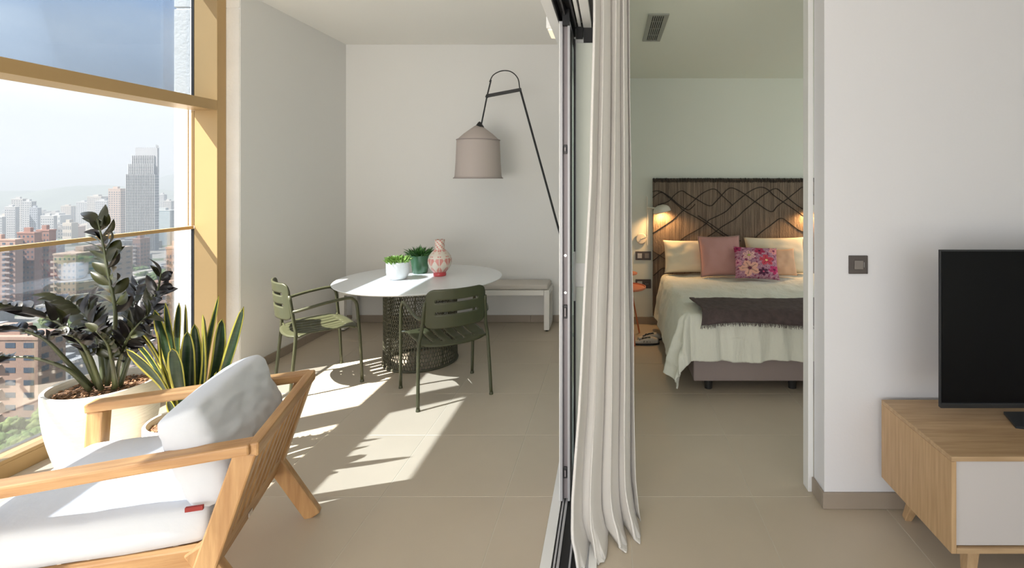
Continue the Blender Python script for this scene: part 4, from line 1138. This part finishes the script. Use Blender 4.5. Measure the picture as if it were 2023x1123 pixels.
# near
tower('apartment_block', 'beige apartment block with striped awnings, nearest, at lower left', -70, 75, 130, 672, 150, (.50, .31, .22), 9, 4, wfrac=(.55, .42), each=True, nside=2, slab=(1, .28, .60, (.62, .5, .4)))
tower('apartment_tower', 'brick apartment tower at the far left, its edge cut by the frame', -60, 30, 42, 476, 300, (.45, .27, .20), 0, 6, wfrac=(.4, .4), slab=(1, .75, 1.0, (.55, .42, .36)))
tower('apartment_tower', 'dark brick tower with pale balcony columns, left of its twin', 34, 68, 78, 462, 310, BR, 0, 4, wfrac=(.4, .4), slab=(1, .02, .45, (.40, .42, .48)))
tower('apartment_tower', 'dark brick tower with pale balcony columns, right of its twin', 72, 97, 108, 457, 318, BR, 0, 4, wfrac=(.4, .4), slab=(1, .02, .45, (.40, .42, .48)))
tower('apartment_block', 'wide beige brick block behind the tall dark plant stem', 105, 150, 262, 505, 262, BG, 0, 5, wfrac=(.35, .35), slab=(1, 0, .22, (.66, .52, .4)), nside=6)
tower('apartment_tower', 'slim pink brick block with white balconies below the tall tower', 262, 277, 296, 474, 420, (.42, .23, .17), 0, 3, slab=(1, .1, .8, (.7, .62, .56)))
tower('apartment_tower', 'pink brick block beside the white exterior pillar', 328, 346, 372, 492, 250, (.50, .27, .19), 0, 3, slab=(1, 0, .35, (.7, .58, .5)))
tower('apartment_block', 'low brown brick block below the pink one, beside the exterior pillar', 300, 338, 380, 560, 230, (.36, .21, .15), 0, 4, slab=(1, .5, 1, (.5, .36, .3)))
tower('office_tower', 'glassy blue-grey office tower right of the tall tower', 301, 336, 349, 417, 640, (.50, .54, .55), 24, 1, wfrac=(.94, .40), nside=1, wm=mat('blue_glazing', (.20, .27, .31), .25))
tower('apartment_tower', 'cream and grey apartment tower just left of the tall tower', 214, 238, 248, 374, 720, (.56, .42, .34), 0, 5, wfrac=(.5, .5))
# the tall stepped tower
t, w, D, h = tower('skyscraper', 'tall stepped white skyscraper with dark vertical window bands', 250, 306, 314, 345, 570, (.60, .61, .64), 0, 17, wfrac=(.62, .62), ribs=17, roof=False, nside=4)
for i, (a, b, yt, d0) in enumerate(((253, 302, 325, 1), (257, 300, 308, 3), (262, 306, 292, 5))):
    Y = 570; X0 = (a-CX)/F*Y-t.location.x; X1 = (b-CX)/F*Y-t.location.x; z0 = h; z1 = H-(yt-CY)/F*Y-t.location.z
    bm = NB(); bx(bm, X0, X1, d0, D-d0*.4, h-.5, z1); q = ob('upper_tier', bm, cm((.60, .61, .64)), t)
    bm = NB(); bm2 = NB(); n = 14-i*2
    for k in range(n):
        c = X0+(X1-X0)*(k+.5)/n; ww = (X1-X0)/n*.3
        zz = h
        while zz < z1-2.4: bx(bm, c-ww, c+ww, d0-.15, d0+.1, zz+.4, zz+2.3); zz += 3.1
    for k in range(n+1):
        c = X0+(X1-X0)*k/n; bx(bm2, c-.3, c+.3, d0-.9, d0, h, z1+.6)
    ob('windows', bm, WIN, q, kind='stuff'); ob('facade_ribs', bm2, cm((.80, .80, .80)), q, kind='stuff')
bm = NB(); Y = 572
xa = (302-CX)/F*Y-t.location.x
for k in range(4): beam(bm, (xa+k*.6, 6, z1-1), (xa+k*.9, 6, z1+4-k*.4), .35, .35, up=(0, 1, 0))
ob('roof_antenna', bm, cm((.6, .6, .6)), t)
# middle distance, white towers at the left
W_ = [(-40, 4, 12, 430, 640, WH, 'white tower at the frame edge, left of the white cluster'), (9, 30, 38, 410, 690, WH, 'white tower with stacked balconies at the far left'), (22, 45, 54, 394, 760, (.62, .6, .58), 'tallest white tower of the left cluster'),
      (44, 62, 72, 399, 740, WH, 'right-hand white tower of the left cluster'), (58, 74, 82, 412, 700, (.42, .45, .50), 'grey-blue slab right of the white cluster'), (80, 106, 112, 428, 620, WH, 'low white block left of the dark plant top'),
      (150, 172, 182, 400, 1000, WH, 'white block group left of the cream tower'), (172, 200, 216, 389, 900, (.64, .6, .55), 'pale wide tower behind the cream tower'), (188, 212, 222, 398, 820, WH, 'narrow white tower behind the plant tip'),
      (120, 140, 150, 408, 1100, CR, 'pale cream block on the slope above the plant'), (313, 324, 330, 385, 1000, WH, 'slim white tower right of the tall tower'), (322, 338, 346, 398, 900, (.6, .58, .56), 'white block above the glassy office tower')]
for a, b, c, yt, Y, col, lb in W_: tower('city_tower', lb, a, b, c, yt, Y, col, 0, max(3, int((b-a)/4)), wfrac=(.45, .45), nside=2)
rnd = random.Random(21); done = 0
proto = {}
taken = []
for o in COL.objects:
    if o.get('category') == 'building' and o.type == 'EMPTY':
        bb = [c for c in o.children if c.name.startswith('body')][0].dimensions; taken.append((o.location.x, o.location.y+bb.y/2, math.hypot(bb.x, bb.y)/2))
def free(X, Y, r):
    if any(math.hypot(X-a, Y-b) < r+c for a, b, c in taken): return False
    taken.append((X, Y, r)); return True
for k in range(165):
    for tr in range(60):
        Y = rnd.uniform(430, 1850) if k < 120 else rnd.uniform(185, 430); px = rnd.uniform(-120, 350)
        w = rnd.uniform(10, 22)*(.7+Y/1800); hgt = rnd.choice([8, 10, 12, 15, 20, 28]) if k < 120 else rnd.choice([5, 6, 8, 10]); X = (px-CX)/F*Y
        if free(X, Y, w*.62): break
    else: continue
    q = k % 6
    if k < 6:
        cc = [(.66, .66, .64), (.62, .56, .48), (.55, .40, .33), (.68, .66, .62), (.50, .47, .44), (.6, .6, .6)][k]
        bm = NB(); bx(bm, -.5, .5, -.4, .4, 0, 1); bx(bm, -.3, .1, -.2, .25, 1, 1.12); me_o = ob('city_house', bm, cm(cc)); 
        bm = NB()
        for i in range(5):
            for j in range(3): bx(bm, -.5+(i+.25)/5, -.5+(i+.7)/5, -.406, -.39, .15+.28*j, .30+.28*j)
            
        wo = ob('windows', bm, WIN, me_o, kind='stuff'); proto[k] = me_o; o = me_o
    else: o = copy_tree(proto[q])
    prop(o, 'small pale house or block in the hazy town between the towers and the hills', 'building', 'houses of the far town')
    o.location = (X, Y, gz(Y)-2); o.scale = (w, w*rnd.uniform(.7, 1.1), hgt+2); o.rotation_euler = (0, 0, rnd.uniform(-.5, .5))
# white round roof house near
bm = NB(); lathe(bm, [(0, 0), (7, 0), (7, 4), (6.6, 4.6), (0, 5.2)], 40); o = ob('rotunda', bm, cm((.72, .72, .70)), smooth=True, auto=.5)
o.location = P(45, 668, 205); o.location.z = P(45, 690, 205).z; prop(o, 'low white round building behind the near beige block', 'building')
# trees
def tree_mesh(seed, sc=1):
    r = random.Random(seed); bm = NB()
    for k in range(30):
        a = r.random()*2*PI; rr = r.random()**.5*3.4; c = Vector((rr*math.cos(a), rr*math.sin(a), 5+r.uniform(-1.3, 2.2)-rr*.35)); R = r.uniform(.8, 1.5)
        vs = bmesh.ops.create_icosphere(bm, subdivisions=3, radius=R)['verts']
        for v in vs:
            n = noise.noise(v.co*1.7+Vector((seed*7, k, 0)))*.45+noise.noise(v.co*6+Vector((k, 0, 0)))*.55; v.co = v.co*(1+n*.65)+c
    for f in bm.faces: f.smooth = True
    me = bpy.data.meshes.new('crown'); bm.to_mesh(me); bm.free()
    bm = NB(); tube(bm, [(0, 0, 0), (.2, 0, 3), (0, .1, 5)], [.4, .2], 6); mt = bpy.data.meshes.new('trunk'); bm.to_mesh(mt); bm.free(); mt.materials.append(cm((.12, .08, .05)))
    return me, mt
TM = [mat('tree_green', (.105, .15, .035), .9, var=.7, vscale=1.4, bump=.9, bscale=4, col2=(.03, .06, .012)), mat('tree_olive', (.15, .175, .05), .9, var=.7, vscale=1.4, bump=.9, bscale=4, col2=(.05, .075, .02))]
tm = []
for s in range(4):
    me, mt = tree_mesh(s); me.materials.append(TM[s % 2]); tm.append((me, mt))
def tree(X, Y, z, s, label, grp):
    me, mt = tm[rnd.randrange(4)]; t = thing('tree', label, 'tree', (X, Y, z), rnd.random()*6, grp); t.scale = (s, s, s*rnd.uniform(.8, 1.15))
    link('crown', me, t); link('trunk', mt, t)
for k in range(75):
    for tr in range(40):
        Y = rnd.uniform(112, 160); px = rnd.uniform(-60, 150)
        if free((px-CX)/F*Y, Y, 3.1): break
    else: continue
    tree((px-CX)/F*Y, Y, gz(Y), rnd.uniform(.7, 1.35), 'green tree of the park canopy below the window at lower left', 'trees of the park below the window')
for k in range(46):
    for tr in range(40):
        Y = rnd.uniform(235, 420); px = rnd.uniform(225, 350) if k % 3 else rnd.uniform(105, 225)
        if free((px-CX)/F*Y, Y, 3.6): break
    else: continue
    tree((px-CX)/F*Y, Y, gz(Y), rnd.uniform(.8, 1.5), 'green tree between the brick blocks in the middle distance', 'trees between the brick blocks')
# morning haze over the town
bm = NB(); bx(bm, -6500, -15, 100, 5200, -260, 60); hz = ob('haze', bm, None or M['wall']); hz.data.materials.clear()
hm = bpy.data.materials.new('haze'); hm.use_nodes = True; nt = hm.node_tree; nt.nodes.clear()
vo = nt.nodes.new('ShaderNodeVolumeScatter'); vo.inputs['Density'].default_value = HAZE*.44; vo.inputs['Color'].default_value = (.84, .92, 1, 1); vo.inputs['Anisotropy'].default_value = .1
va = nt.nodes.new('ShaderNodeVolumeAbsorption'); va.inputs['Density'].default_value = HAZE*.56; va.inputs['Color'].default_value = (0, 0, 0, 1); ad = nt.nodes.new('ShaderNodeAddShader')
nt.links.new(vo.outputs[0], ad.inputs[0]); nt.links.new(va.outputs[0], ad.inputs[1])
oo = nt.nodes.new('ShaderNodeOutputMaterial'); nt.links.new(ad.outputs[0], oo.inputs['Volume']); hz.data.materials.append(hm); hz['kind'] = 'stuff'; prop(hz, 'thin pale haze hanging over the town outside the window', 'haze')
